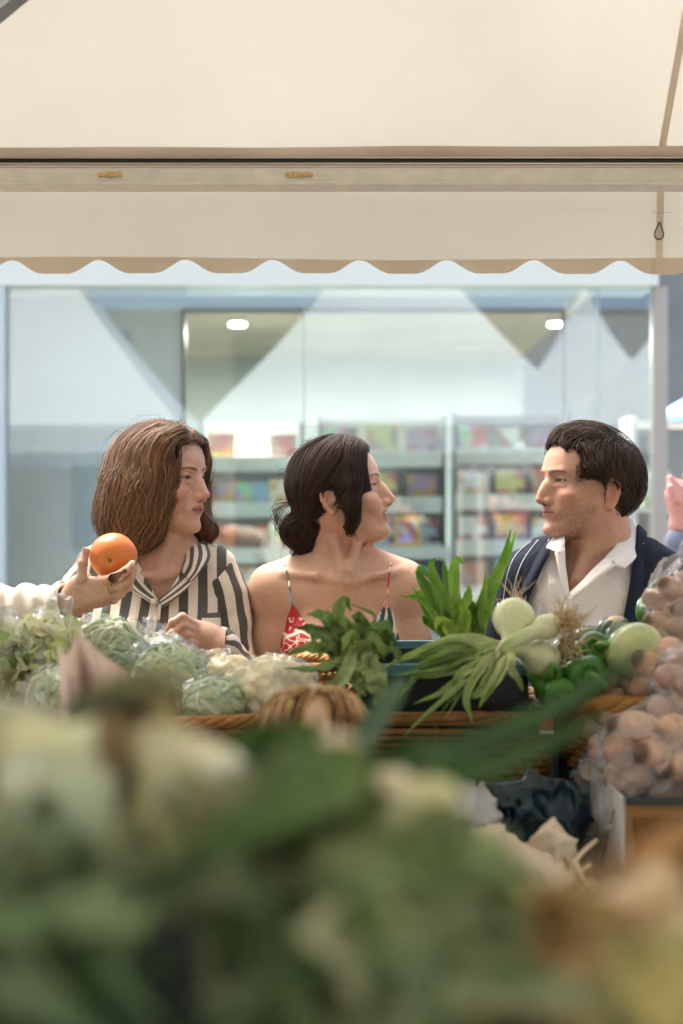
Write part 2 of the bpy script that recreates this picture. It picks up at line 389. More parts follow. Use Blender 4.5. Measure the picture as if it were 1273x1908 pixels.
b = MB(); xs = np.linspace(x0, x1, 60); b.tube([(x, Yb+.0-.002*math.sin(x*7), zpx(289.5-6*(x-x0)/(x1-x0))+.0008*math.sin(x*13)) for x in xs], .0135, 12, flat=.8, up=(0,1,0)); b.build('hem', M_hem2, TENT)
b = MB(); b.box((x0, Yb-.018, zpx(299)), (x1, Yb-.012, zpx(297)), bev=.001); b.build('rail', M_alu, beam)
for cx_, w_ in ((205, 17), (555, 22)):
    b = MB(); rr = random.Random(cx_)
    for q in range(14):
        c = at(cx_+rr.uniform(-w_, w_), 326+rr.uniform(-3.5, 3.5), Yb-.0215); ty = .0006+.00012*q; b.box(c-(rr.uniform(.004, .010), ty, rr.uniform(.0015, .004)), c+(rr.uniform(.004, .010), ty, rr.uniform(.0015, .004)))
    b.build('glue_residue', M_glue, beam)
# seam tape going up the roof and down the valance
xs_ = at(1240, 0, 2.56)[0]; b = MB(); cy = TYF-1.5; G = []
for i in range(25):
    t = i/24*.3; y = cy+1.5*(1-t); s = (xs_+.02*t-TCX)/(1.5*(1-t)); z = EZ-.008+roof_z(t)-.035*math.sin(math.pi*t)*(1-s*s)*2-.004
    G.append([(xs_-.006, y, z), (xs_+.007, y, z)])
V, F = grid_mesh(np.array(G)); obj('seam_tape', V, F, M_hem, TENT)
b = MB(); c = lambda x, y, Y=2.606: at(x, y, Y)
b.add([c(1225,350), c(1238,350), c(1234,508), c(1221,508)], [(0,1,2,3)]); b.build('seam_tape', M_hem, TENT, smooth=False)
hk = MB(); hk.box(c(1226,380,2.600), c(1238,396,2.603), bev=.001); hk.box(c(1227,396,2.598), c(1235,414,2.601), bev=.001); hk.box(c(1214,394,2.597), c(1252,396,2.599), bev=.0005); o = hk.build('strap', M_glue, TENT)
hk = MB(); hk.tube(bez([c(1229,414,2.597), c(1221,432,2.597), c(1221,442,2.597), c(1228,446,2.597), c(1235,442,2.597), c(1236,434,2.597), c(1229,414,2.597)], 30), .0016, 8); hk.build('hook', M_steel, o)
# stains on the valance
b = MB()
for (x, y, w, h) in ((1048,362,4,3),(1048,389,6,1.2),(1108,389,28,1.0),(1131,389,4,2.5),(506,384,2,2),(690,372,1.6,1.6)): b.box(c(x-w,y-h,2.6035), c(x+w,y+h,2.6045), bev=.0003)
b.build('rust_marks', mat('rust stain', srgb('#b58f68'), rough=.9, alpha=.7), TENT)
# diagonal roof strut in the top left corner
b = MB(); a0, a1 = at(-260, 240, 2.28), at(200, -140, 2.05); b.tube([a0, a1], .0125, 4, up=(0,1,0)); b.build('roof_strut', M_alu2, TENT, smooth=False)
b = MB(); a0, a1 = at(-260, 208, 2.31), at(200, -172, 2.08); b.tube([a0, a1], .0135, 4, up=(0,1,0)); b.build('roof_strut', M_alu, TENT, smooth=False)
make_tent('market_tent', 'white pagoda tent mirrored in the shop glass, left of the big reflected tent', TCX-3.12, TYF)
make_tent('market_tent', 'white pagoda tent mirrored low in the shop glass behind the head of the man', TCX+3.12, TYF)
make_tent('market_tent', 'distant white pagoda tent whose slim peak is mirrored right of the window frame', 3.1, -4.9+1.5)
# ---------------- shop across the lane ----------------
YG = 6.65
M_glass = bpy.data.materials.new('coated shop glass'); M_glass.use_nodes = True
t = M_glass.node_tree; n = t.nodes; n.remove(n['Principled BSDF']); tp = n.new('ShaderNodeBsdfTransparent'); tp.inputs[0].default_value = (.84,.92,.90,1)
gl = n.new('ShaderNodeBsdfGlossy'); gl.inputs['Roughness'].default_value = 0.0; gl.inputs[0].default_value = (.84,.92,.93,1); ms = n.new('ShaderNodeMixShader'); ms.inputs[0].default_value = .27
t.links.new(tp.outputs[0], ms.inputs[1]); t.links.new(gl.outputs[0], ms.inputs[2]); t.links.new(ms.outputs[0], n['Material Output'].inputs[0])
M_paint = mat('white wall paint', srgb('#dfe3e4'), rough=.7, var=.04, vscale=2)
M_bluewall = mat('pale blue wall paint', srgb('#c3d0d6'), rough=.7, var=.05, vscale=2)
M_fascia = mat('white fascia', srgb('#cfdad2'), rough=.35, coat=.1)
M_frame = mat('dark window frame', srgb('#3a3f40'), rough=.4)
M_olive = mat('dim ceiling', srgb('#8a8672'), rough=.8, var=.2, vscale=2)
M_floor = mat('shop floor tile', srgb('#8f938f'), rough=.4, var=.1, vscale=4)
SHOP = thing('shop_building', 'pale shop with a full-height glass front across the lane', 'building', (0, 9, 0))
gx = [-4.35, at(13,0,YG)[0], at(567,0,YG)[0], at(1115,0,YG)[0], at(1222,0,YG)[0]]; GZ = at(0,535,YG)[2]
for i in range(4):
    b = MB(); b.add([(gx[i]+.002, YG, .05), (gx[i+1]-.002, YG, .05), (gx[i+1]-.002, YG, GZ), (gx[i]+.002, YG, GZ)], [(0,1,2,3)]); o = b.build('glass_panel', M_glass, SHOP, smooth=False, colors=False)
    b = MB(); b.box((gx[i+1]-.003, YG-.004, .05), (gx[i+1]+.003, YG+.012, GZ)); b.build('silicone_joint', mat('joint', srgb('#9fb0b2'), rough=.3) if i == 0 else bpy.data.materials['joint'], o, smooth=False)
b = MB(); b.box((-7, YG-.06, GZ+.0), (gx[4], YG+.3, 4.2)); b.build('fascia', M_fascia, SHOP, smooth=False)
b = MB(); b.box((gx[4]-.015, YG-.03, 0), (gx[4]+.05, YG+.05, GZ-.002), bev=.004); b.build('corner_post', mat('grey white post', srgb('#a3a098'), rough=.5), SHOP)
b = MB(); b.box((-7, YG-.05, 0), (gx[1]-.0, YG+.0-.006, GZ-.002)); b.build('wall', mat('pale blue panel', srgb('#b9c9cf'), rough=.6), SHOP, smooth=False)
YI = 7.25; wx0, wx1 = at(340,0,YI)[0], at(1052,0,YI)[0]; wz = at(0,577,YI)[2]
b = MB(); b.box((-7, YI, 0), (wx0, YI+.12, 2.95)); b.box((wx0, YI, wz), (wx1, YI+.12, 2.95)); b.build('inner_wall', M_bluewall, SHOP, smooth=False)
b = MB()
for x in (wx0, wx1-.02): b.box((x, YI-.03, .05), (x+.02, YI-.002, wz), bev=.002)
b.box((wx0, YI-.03, wz-.02), (wx1, YI-.002, wz+.002), bev=.002); b.build('window_frame', M_frame, SHOP)
b = MB(); b.box((-7, 7.4, 2.72), (gx[4]+.0, 11.9, 2.8)); b.box((-7, YG+.31, 2.96), (gx[4], 7.4, 3.02)); b.build('ceiling', M_olive, SHOP, smooth=False)
b = MB(); b.box((-7, YG+.06, .0), (gx[4], 12, .045)); b.build('floor', M_floor, SHOP, smooth=False)
b = MB(); b.box((-7, 11.9, 0), (gx[4]+.05, 12, 4.2)); b.box((-7.1, YG, 0), (-7, 12, 4.2)); b.build('back_wall', mat('grey green wall', srgb('#98a39e'), rough=.8, var=.1, vscale=2), SHOP, smooth=False)
b = MB(); b.box((-7.1, YG-.06, 4.2), (gx[4]+.05, 12, 4.3)); b.build('roof', M_paint, SHOP, smooth=False)
M_lamp = mat('lit spot', (1,.93,.75), emit=14)
for px_ in (443, 1037):
    p = at(px_, 606, 9.35); p[2] = 2.70
    r_ = thing('ceiling_light', 'small round lit ceiling spot in the shop, %s window frame upright' % ('just right of the left' if px_ < 600 else 'just left of the right'), 'light', p, 'ceiling spots in the shop')
    b = MB(); b.tube([p, p+(0,0,-.025)], [.05,.052], 24); b.build('lens', M_lamp, r_)
    ld = bpy.data.lights.new('spot_glow', 'AREA'); ld.shape = 'DISK'; ld.size = .10; ld.energy = 115; ld.color = (1,.96,.88); lo_ = bpy.data.objects.new('spot_glow', ld); COL.objects.link(lo_); lo_.parent = r_; lo_.location = (0,0,-.06)
    b = MB(); b.tube([p+(0,0,.012), p+(0,0,-.012)], [.065,.065], 24); b.build('trim_ring', M_paint, r_)
# magazine racks and magazines
RK = thing
mcols = ['#d8dfe0','#c9d8dd','#b65a4a','#d9b24a','#8fb4c9','#e6e2d2','#6d8f7a','#9a8aa0','#c98f86','#47606b','#dce7d8','#b9c46a','#a9c7cf','#efeee9','#7c6a5a','#cf7f55']
def mag_mat(c, k):
    nm = 'cover '+c+str(k)
    if nm in bpy.data.materials: return bpy.data.materials[nm]
    m = bpy.data.materials.new(nm); m.use_nodes = True; t = m.node_tree; n = t.nodes; L = t.links; b_ = n['Principled BSDF']; b_.inputs['Roughness'].default_value = .35
    tc = n.new('ShaderNodeTexCoord'); mp = n.new('ShaderNodeMapping'); mp.inputs['Location'].default_value = (k*3.1, k, k*1.7); L.new(tc.outputs['Object'], mp.inputs[0])
    nz = n.new('ShaderNodeTexVoronoi'); nz.inputs['Scale'].default_value = 14; L.new(mp.outputs[0], nz.inputs['Vector'])
    nz2 = n.new('ShaderNodeTexNoise'); nz2.inputs['Scale'].default_value = 9; L.new(mp.outputs[0], nz2.inputs['Vector'])
    r1 = n.new('ShaderNodeValToRGB'); r1.color_ramp.elements[0].position = .42; r1.color_ramp.elements[1].position = .56; L.new(nz2.outputs[0], r1.inputs[0])
    mx = n.new('ShaderNodeMix'); mx.data_type = 'RGBA'; mx.inputs[6].default_value = srgb(c)+(1,); L.new(r1.outputs[0], mx.inputs[0])
    m2 = n.new('ShaderNodeMix'); m2.data_type = 'RGBA'; m2.inputs[0].default_value = .65; m2.inputs[6].default_value = srgb(mcols[(k*5+3) % 16])+(1,); L.new(nz.outputs['Color'], m2.inputs[7]); m2.blend_type = 'MULTIPLY'
    L.new(m2.outputs[2], mx.inputs[7]); L.new(mx.outputs[2], b_.inputs['Base Color']); return m
M_rack = mat('pale green metal shelf', srgb('#c0cac4'), rough=.4)
M_rackdk = mat('dark rack upright', srgb('#39474a'), rough=.5)
cname = {'#d8dfe0':'pale grey','#c9d8dd':'pale blue','#b65a4a':'brick red','#d9b24a':'mustard yellow','#8fb4c9':'sky blue','#e6e2d2':'cream','#6d8f7a':'sage green','#9a8aa0':'mauve','#c98f86':'dusty pink','#47606b':'slate blue','#dce7d8':'mint white','#b9c46a':'lime','#a9c7cf':'powder blue','#efeee9':'white','#7c6a5a':'brown','#cf7f55':'orange'}
tiers = ['top tier', 'upper tier', 'middle tier', 'lower tier', 'bottom tier']
def rack(px0, px1, Y, name, y0=798, dy=84, dark=False):
    xa, xb = at(px0,0,Y)[0], at(px1,0,Y)[0]; root = thing('magazine_rack', '%s tiered magazine rack behind the shop glass' % name, 'rack', ((xa+xb)/2, Y, 0), 'magazine racks in the shop')
    b = MB(); zt = at(0, y0-14, Y)[2]; b.box((xa, Y+.12, .05), (xb, Y+.14, zt)); b.build('back_panel', M_rack if not dark else M_rackdk, root, smooth=False)
    for x in (xa-.02, xb): b = MB(); b.box((x, Y-.16, .05), (x+.02, Y+.14, zt)); b.build('upright', M_rackdk, root, smooth=False)
    W_ = xb-xa; nm = max(2, int(round(W_/.235)))
    for r_ in range(5):
        zb = at(0, y0+dy*r_+76, Y)[2]
        if zb < .2: break
        b = MB(); b.box((xa, Y-.14, zb-.012), (xb, Y+.118, zb)); b.box((xa, Y-.15, zb-.012), (xb, Y-.141, zb+.085), bev=.002); b.build('shelf', M_rack, root)
        for i in range(nm):
            if rnd.random() < .1: continue
            cx_ = xa+(i+.5)*W_/nm; w = rnd.uniform(.17, .205); h = rnd.uniform(.21, .25); c = rnd.choice(mcols); k = rnd.randrange(4)
            bm = MB(); M_ = rotm(x=-14, y=rnd.uniform(-2, 2)); b0 = MB().box((-w/2, -.004, 0), (w/2, .004, h)); V = b0.V[0]@M_.T+(cx_, Y-.11, zb+.003); bm.add(V, b0.F)
            o = bm.build('magazine', mag_mat(c, k), None, smooth=False, origin=(cx_, Y-.11, zb))
            tag(o, '%s magazine, %s on the %s of the %s rack' % (cname[c], ['leftmost', 'second from left', 'third from left', 'fourth from left', 'fifth from left', 'sixth from left'][min(i, 5)], tiers[r_], name), 'magazine', 'magazines on the shop racks')
rack(385, 560, 9.1, 'left, palest', 800)
rack(600, 822, 8.6, 'central', 792)
rack(846, 1050, 8.9, 'right-hand', 786, dark=True)
# framed poster-like magazine with a yellow border behind the woman's chin
p = at(760, 990, 8.3); b = MB(); b.box(p-(.078,.006,.09), p+(.078,.006,.09)); o = b.build('magazine', mat('mustard paper', srgb('#c9a43c'), rough=.4), None, smooth=False, origin=p)
b = MB(); b.box(p-(.06,.0085,.068), p+(.06,-.0061,.068)); b.build('cover_photo', mag_mat('#b65a4a', 2), o, smooth=False); tag(o, 'magazine with a thick yellow border and dark red photo by the smiling woman\'s chin', 'magazine', 'magazines on the shop racks')
b = MB(); b.box(p+(-.35,.0,-.10), p+(.25,.10,-.09)); b.box(p+(-.35,.0,-1.6), p+(-.34,.1,-.1)); b.box(p+(.24,.0,-1.6), p+(.25,.1,-.1)); b.box(p+(-.35,-.006,-.16), p+(.25,.0-.001,-.09)); tag(b.build('display_table', M_rack, None, smooth=False, origin=p-(0,0,1.5)), 'low pale display ledge under the yellow-bordered magazine', 'table')
# ---------------- right: alley with a blue parasol and a white shelf unit ----------------
bp_ = thing('parasol', 'blue and white parasol at the right edge behind the glass corner', 'parasol', (3.28, 9.2, 0))
M_blue = mat('blue canvas', srgb('#5f86c4'), rough=.7, translucent=.35); M_wcan = mat('pale canvas', srgb('#dfe6ee'), rough=.7, translucent=.35)
for q in range(8):
    a0, a1 = 2*math.pi*q/8, 2*math.pi*(q+1)/8; G = []
    for i in range(9):
        t = i/8; rr = .02+1.18*t; z = 2.72-.62*t**1.15; G.append([(3.28+rr*math.cos(a0+(a1-a0)*s), 9.2+rr*math.sin(a0+(a1-a0)*s), z-.05*t*math.sin(math.pi*s)) for s in np.linspace(0, 1, 7)])
    V, F = grid_mesh(np.array(G)); obj('canopy_panel', V, F, M_wcan if q in (1, 6) else M_blue, bp_)
b = MB(); b.tube([(3.28,9.2,0), (3.28,9.2,2.76)], .022, 12); b.build('pole', M_alu, bp_); b = MB(); b.tube([(3.28,9.2,0), (3.28,9.2,.06)], [.25,.2], 20); b.build('base', M_frame, bp_)
su = thing('shelf_unit', 'white open shelf unit of small goods at the right edge', 'shelf', (2.35, 8.0, 0)); b = MB()
for z in (.35,.75,1.15,1.45,1.93): b.box((1.62, 7.85, z), (3.1, 8.15, z+.025), bev=.003)
b.build('shelf', M_paint, su)
for x in (1.6, 2.34, 3.1): b = MB(); b.box((x, 7.84, 0), (x+.03, 8.16, 1.98), bev=.003); b.build('upright', M_paint, su)
onm = ['leftmost']+[w+' from left' for w in 'second third fourth fifth sixth seventh eighth ninth tenth eleventh twelfth thirteenth fourteenth fifteenth'.split()]
for z in (.78, 1.18, 1.48):
    x = 1.68; ci = -1
    while x < 3.0:
        ci += 1
        w = rnd.uniform(.08, .15); h = rnd.uniform(.14, .24); c = rnd.choice(mcols); b = MB(); b.box((x, 7.9, z), (x+w, 8.05, z+h), bev=.004)
        tag(b.build('carton', mag_mat(c, rnd.randrange(4)), None, origin=(x+w/2, 7.97, z)), '%s carton, %s on the %s board of the white shelf unit' % (cname[c], onm[ci], {.78:'lowest',1.18:'middle',1.48:'top'}[z]), 'carton', 'cartons on the white shelf unit'); x += w+rnd.uniform(.01, .06)
fb = thing('building', 'grey building at the end of the alley on the right', 'building', (5, 15, 0)); b = MB(); b.box((1.6, 14, 0), (9, 18, 6)); b.build('wall', mat('brown render', srgb('#7d8484'), rough=.9, var=.15, vscale=2), fb, smooth=False)
b = MB(); [b.box((x, 13.95, z), (x+.8, 13.99, z+1.3)) for x in (2.2, 3.9, 5.6, 7.3) for z in (.9, 3.4)]; b.build('window', M_frame, fb, smooth=False)
# street behind the stall, seen only in the shop glass
bb = thing('building', 'grey-brown town house seen only as a dim reflection in the shop glass', 'building', (0, -16, 0)); b = MB(); b.box((-16, -18, 0), (14, -13, 5.2)); b.build('wall', mat('grey render', srgb('#77746a'), rough=.9, var=.2, vscale=.8), bb, smooth=False)
for x in range(-14, 13, 3):
    for z in (.8, 3.2): b = MB(); b.box((x, -13, z), (x+1.1, -12.97, z+1.6)); b.build('window', M_frame, bb, smooth=False)
# ---------------- stall furniture and produce ----------------
M_black = mat('black tablecloth', (.012,.013,.014), rough=.85, var=.3, vscale=8, bump=.3, bscale=25)
M_blk = mat('black plastic', (.012,.013,.015), rough=.4)
M_blue_pl = mat('teal blue plastic', srgb('#547d8e'), rough=.4)
def wicker_mat(name, c):
    return mat(name, srgb(c), rough=.65, attr=True, var=.35, vscale=40, bump=.4, bscale=300)
M_wick = wicker_mat('willow', '#b5853c')
def fruit(name, label, cat, S, lo, hi, h, m, colf, group=None, disp=None, extra=None):
    V, F = S.mesh(lo, hi, h, disp=disp); c = (V.min(0)+V.max(0))/2; c[2] = V[:, 2].min()
    o = obj(name, V, F, m, None, colors=colf(V), origin=c); tag(o, label, cat, group)
    return o
def basket(name, label, cx, cy, rx, ry, z0, z1, square=2.0, flare=1.12, col='#a9743a', n=64, rim=.011):
    root = thing(name, label, 'basket', (cx, cy, z0), 'wicker baskets on the stall'); base = np.array(srgb(col)); rr = random.Random(int(cx*1000)+5)
    def pt(a, z, off=0):
        f = 1+(flare-1)*(z-z0)/(z1-z0); c, s = math.cos(a), math.sin(a); e = 2/square
        return np.array([cx+(rx*f+off)*math.copysign(abs(c)**e, c), cy+(ry*f+off)*math.copysign(abs(s)**e, s), z])
    st = MB()
    for i in range(n): a = 2*math.pi*i/n; st.tube([pt(a, z0), pt(a, (z0+z1)/2), pt(a, z1)], .0028, 5, base*rr.uniform(.7, 1))
    wv = st; rows = int((z1-z0)/.0105)
    for r_ in range(rows):
        z = z0+.005+r_*.0105; P = []
        for i in range(n*3): a = 2*math.pi*i/(n*3); P.append(pt(a, z+.001*rr.uniform(-1, 1), .0042*math.cos(math.pi*(i/3+r_))))
        P.append(P[0]); t0 = rr.random()*9; cc = np.array([base*(.75+.35*math.sin(i*.21+t0)*math.sin(i*.043+t0)+.12*rr.uniform(-1, 1)) for i in range(len(P))]); wv.tube(P, .0052, 6, np.clip(cc, .02, 1), caps=False)
    wv.build('weave', M_wick, root)
    rm = MB()
    for k in range(5):
        P = []; 
        for i in range(n*4+1): a = 2*math.pi*i/(n*4); t = a*n/5.0+k*2*math.pi/5; P.append(pt(a, z1+.006+.55*rim*math.sin(t), .55*rim*math.cos(t)))
        rm.tube(P, rim*.52, 6, base*rr.uniform(.8, 1.15), caps=False)
    rm.build('rim', M_wick, root)
    bt = MB(); P = [pt(2*math.pi*i/48, z0+.002) for i in range(48)]; bt.add(P, [tuple(range(48))], base*.5); bt.build('base', M_wick, root)
    return root
tb = thing('market_table', 'bench under a black cloth carrying the baskets in front of the customers', 'table', (0, 2.3, 0))
b = MB(); b.box((-1.05, 2.02, .0), (at(1036,0,2.02)[0], 2.60, 1.028), bev=.012); b.build('tablecloth', M_black, tb)
def Y(px, py, y): return at(px, py, y)
# ---- baskets ----
basket('wicker_basket', 'wide flat wicker basket holding the bags of green beans', at(215,0,2.32)[0], 2.32, .27, .17, 1.03, at(0,1352,2.15)[2], square=3.2)
basket('wicker_basket', 'long rectangular wicker basket under the black crate and spring onions', at(800,0,2.3)[0], 2.32, .176, .17, 1.03, at(0,1345,2.15)[2], square=6, flare=1.04, col='#8f6530', n=56)
basket('wicker_basket', 'small wicker basket between the cauliflower bag and the leafy bunch', at(575,0,2.42)[0], 2.42, .055, .07, 1.13, at(0,1250,2.35)[2], col='#b58a4e', n=30, rim=.008)
basket('wicker_basket', 'round wicker basket with a braided rim under the squash at the right', at(1205,0,2.26)[0], 2.26, .128, .13, at(0,1452,2.12)[2], at(0,1322,2.12)[2], col='#b07c3e', n=44, rim=.016, flare=1.25)
# ---- crate with blue rim ----
cr = thing('plastic_crate', 'black plastic crate with a teal blue rim holding the spring onions', 'crate', (at(825,0,2.3)[0], 2.33, 1.145)); x0, x1 = at(672,0,2.18)[0], at(985,0,2.18)[0]; zc = at(0,1240,2.19)[2]; z0 = 1.118
b = MB(); t_ = .006
for a, c in (((x0,2.18,z0),(x1,2.186,zc)), ((x0,2.474,z0),(x1,2.48,zc)), ((x0,2.187,z0),(x0+t_,2.473,zc)), ((x1-t_,2.187,z0),(x1,2.473,zc)), ((x0,2.18,z0-.006),(x1,2.48,z0-.001))): b.box(a, c, bev=.001)
b.build('crate_body', M_blk, cr)
b = MB(); 
for a, c in (((x0-.004,2.172,zc-.014),(x1+.004,2.1795,zc+.004)), ((x0-.004,2.481,zc-.004),(x1+.004,2.488,zc+.012)), ((x0-.011,2.172,zc-.008),(x0-.0045,2.488,zc+.012)), ((x1+.0045,2.172,zc-.008),(x1+.011,2.488,zc+.012))): b.box(a, c, bev=.002)
b.build('crate_rim', M_blue_pl, cr)
b = MB(); xx = np.linspace(0, 1, 9); A, B = at(700,1244,2.24), at(905,1196,2.36)
V = [A+(0,0,-.020), B+(0,0,-.012), B+(0,0,.004), A+(0,0,-.001)]; b.add(V+[v+np.array([0,.004,0]) for v in V], [(0,1,2,3),(7,6,5,4),(0,4,5,1),(3,2,6,7),(1,5,6,2),(0,3,7,4)]); b.build('crate_flap', M_blue_pl, cr, smooth=False)
# ---- bagged vegetables ----
M_film = film_mat('clear plastic film', milky=.05, gloss=.34); M_film2 = film_mat('cloudy plastic film', milky=.08, gloss=.30)
M_bean = mat('green bean skin', (1,1,1), rough=.45, attr=True, var=.15, vscale=60, sss=.0)
M_leafcut = mat('cut lettuce', (1,1,1), rough=.5, attr=True, translucent=.25)
M_cream = mat('cauliflower', (1,1,1), rough=.7, attr=True, bump=.7, bscale=260, bdist=.003)
def film(root, c, r, M, seed=0, m=None, knot=None, tight=1.0):
    S = Sdf(); S.ell(c, np.array(r)*1.07*tight, M=M)
    if knot is not None:
        k = np.asarray(knot); d = k-c; S.chain([c+d*.55, c+d*.85, k], [max(r)*.45, .022, .010], k=.04); S.chain([k, k+d/np.linalg.norm(d)*.03+(.01,-.01,0)], [.008, .020], k=.008)
    mx = max(r)*1.3+.02
    def dsp(p):
        n = np.abs(vnoise(p+seed, 22, 1)); n2 = np.abs(vnoise(p*np.array([1.6,1,.8])+seed, 48, 2)); return .014*(1-n)**4+.007*(1-n2)**4-.005
    lo = np.minimum(c-mx, (knot if knot is not None else c)-.06); hi = np.maximum(c+mx, (knot if knot is not None else c)+.06)
    V, F = S.mesh(lo, hi, .004, disp=dsp); obj('plastic_film', V, F, m or M_film, root)
def bean_bag(label, c, r, tilt=0, seed=0, n=260, knot=None, ln=.062, dirv=(1,0,.3)):
    c = np.asarray(c, float); M = rotm(y=tilt); root = thing('bean_bag', label, 'bag', c-(0,0,r[2]), 'plastic bags of green beans'); rs = np.random.RandomState(seed); m = MB()
    for i in range(n):
        u = rs.normal(size=3); u /= np.linalg.norm(u)
        if u[1] > .55: u[1] *= -1
        t = np.array(dirv)*.8+rs.normal(size=3)*.62+.5*np.array([math.sin(u[2]*3+seed), 0, math.cos(u[0]*3+seed)]); t -= u*t.dot(u); t /= np.linalg.norm(t); L_ = ln*rs.uniform(.7, 1.2)/max(r); dep = rs.uniform(.82, .99); P = []
        for s in np.linspace(-.5, .5, 9):
            q = u*math.cos(s*L_)+t*math.sin(s*L_)+.04*np.cross(u, t)*math.sin(s*5+i)*2; q /= np.linalg.norm(q); P.append(c+M@(q*np.array(r)*dep))
        col = np.array(srgb('#b9c797'))*rs.uniform(.75, 1.25)*np.array([1+.1*rs.normal(), 1, 1+.1*rs.normal()]); m.tube(P, np.array([.0016,.0042,.0050,.0051,.0048,.0051,.0049,.0038,.0014])*rs.uniform(.85, 1.15), 6, np.clip(col, .02, .9))
    o = m.build('green_beans', M_bean, root); tag(o, kind='stuff')
    S = Sdf(); S.ell(c, np.array(r)*.8, M=M); V, F = S.mesh(c-max(r), c+max(r), .012); obj('shaded_bean_core', V, F, M_bean, root, colors=np.tile(np.array(srgb('#76875a')), (len(V), 1)))  # plain core, coloured darker to paint the shade in gaps between beans
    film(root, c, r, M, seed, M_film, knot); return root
k2 = .8
bean_bag('largest bag of green beans, topmost on the pile below the orange', Y(208,1232,2.36), (.062,.055,.072), -12, 1, 330, knot=Y(150,1200,2.36), dirv=(1,0,.25))
bean_bag('bag of green beans in front of the striped shirt hands', Y(316,1268,2.28), (.060,.052,.058), 20, 2, 300, knot=Y(288,1205,2.33), dirv=(1,0,.35))
bean_bag('small low bag of green beans resting on the basket rim left of the cauliflower', Y(400,1312,2.20), (.048,.045,.040), 10, 3, 190, dirv=(1,0,.1))
bean_bag('bag of green beans low behind the blurred torn paper', Y(112,1300,2.20), (.050,.045,.046), 0, 4, 190, dirv=(.6,0,.6))
bean_bag('small bag of green beans peeking out just left of the hands', Y(300,1222,2.42), (.036,.035,.032), 0, 5, 110, ln=.05)
def chunk_bag(name, label, c, r, seed, pal, n, size, m, knot=None, tilt=0, part='chopped_lettuce', fm=None):
    c = np.asarray(c, float); M = rotm(y=tilt); root = thing(name, label, 'bag', c-(0,0,r[2])); rs = np.random.RandomState(seed); mb = MB()
    for i in range(n):
        u = rs.normal(size=3); u /= np.linalg.norm(u)
        if u[1] > .5: u[1] *= -1
        p = c+M@(u*np.array(r)*rs.uniform(.72, .97)); R_ = rotm(*(rs.rand(3)*360)); w, l = size*rs.uniform(.5, 1.2), size*rs.uniform(1, 2.4); cu = rs.uniform(.3, 1.5); G = []
        for a in np.linspace(-1, 1, 5): G.append([R_@np.array([a*w, b_*l, cu*w*(a*a)*.6+.25*w*math.sin(b_*4+i)])+p for b_ in np.linspace(-1, 1, 5)])
        V, F = grid_mesh(np.array(G)); col = np.array(srgb(pal[rs.randint(len(pal))]))*rs.uniform(.95, 1.2); edge = np.tile(col, (25, 1)); edge[::5] *= .8; mb.add(V, F, np.clip(edge, 0, .95))
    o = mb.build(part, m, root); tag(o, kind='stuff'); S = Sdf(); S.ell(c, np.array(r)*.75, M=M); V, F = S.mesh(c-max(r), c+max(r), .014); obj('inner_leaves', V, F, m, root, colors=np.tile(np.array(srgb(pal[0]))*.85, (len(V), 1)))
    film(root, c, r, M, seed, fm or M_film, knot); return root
LP = ['#dfe3ac','#efeaca','#dfe2a8','#f3efd8','#b9cd7c','#f2edc4','#cfdc98']
chunk_bag('salad_bag', 'tall bag of chopped pale lettuce beside the cream sleeve', Y(85,1248,2.32), (.060,.055,.078), 11, LP, 170, .018, M_leafcut, knot=Y(95,1165,2.32), tilt=12)
chunk_bag('salad_bag', 'bag of mixed lettuce cut off by the left edge of the photo', Y(-8,1268,2.30), (.045,.05,.072), 12, ['#c9d68e','#dde0a2','#efe9c6','#9dba5c','#e6e3b6'], 110, .018, M_leafcut, knot=Y(-4,1190,2.28), tilt=-8)
# cauliflower bag
def cauli(label, c, r, seed, knot):
    root = thing('cauliflower_bag', label, 'bag', np.asarray(c)-(0,0,r[2])); rs = np.random.RandomState(seed); S = Sdf(); S.ell(c, np.array(r)*.86)
    for i in range(70):
        u = rs.normal(size=3); u /= np.linalg.norm(u); u[1] = -abs(u[1]) if rs.rand() < .7 else u[1]; S.ell(c+u*np.array(r)*.84, (rs.uniform(.010, .018),)*3, k=.004)
    V, F = S.mesh(np.array(c)-max(r)*1.15, np.array(c)+max(r)*1.15, .0026, disp=lambda p: .0022*np.abs(vnoise(p, 210, 1))+.002*vnoise(p, 90, 2))
    col = np.array(srgb('#f5e6c0'))*(1+.10*vnoise(V, 35, 2)[:, None]+.05*vnoise(V, 300, 2)[:, None]); o = obj('cauliflower', V, F, M_cream, root, colors=np.clip(col, 0, .9)); film(root, np.asarray(c), r, np.eye(3), seed, M_film2, knot)
cauli('large clear bag of cream cauliflower florets below the bare arm', Y(500,1292,2.26), (.074,.055,.055), 3, None)
cauli('small bag of cauliflower florets behind the large one, by the striped cuff', Y(432,1272,2.33), (.040,.04,.040), 5, Y(405,1258,2.33))
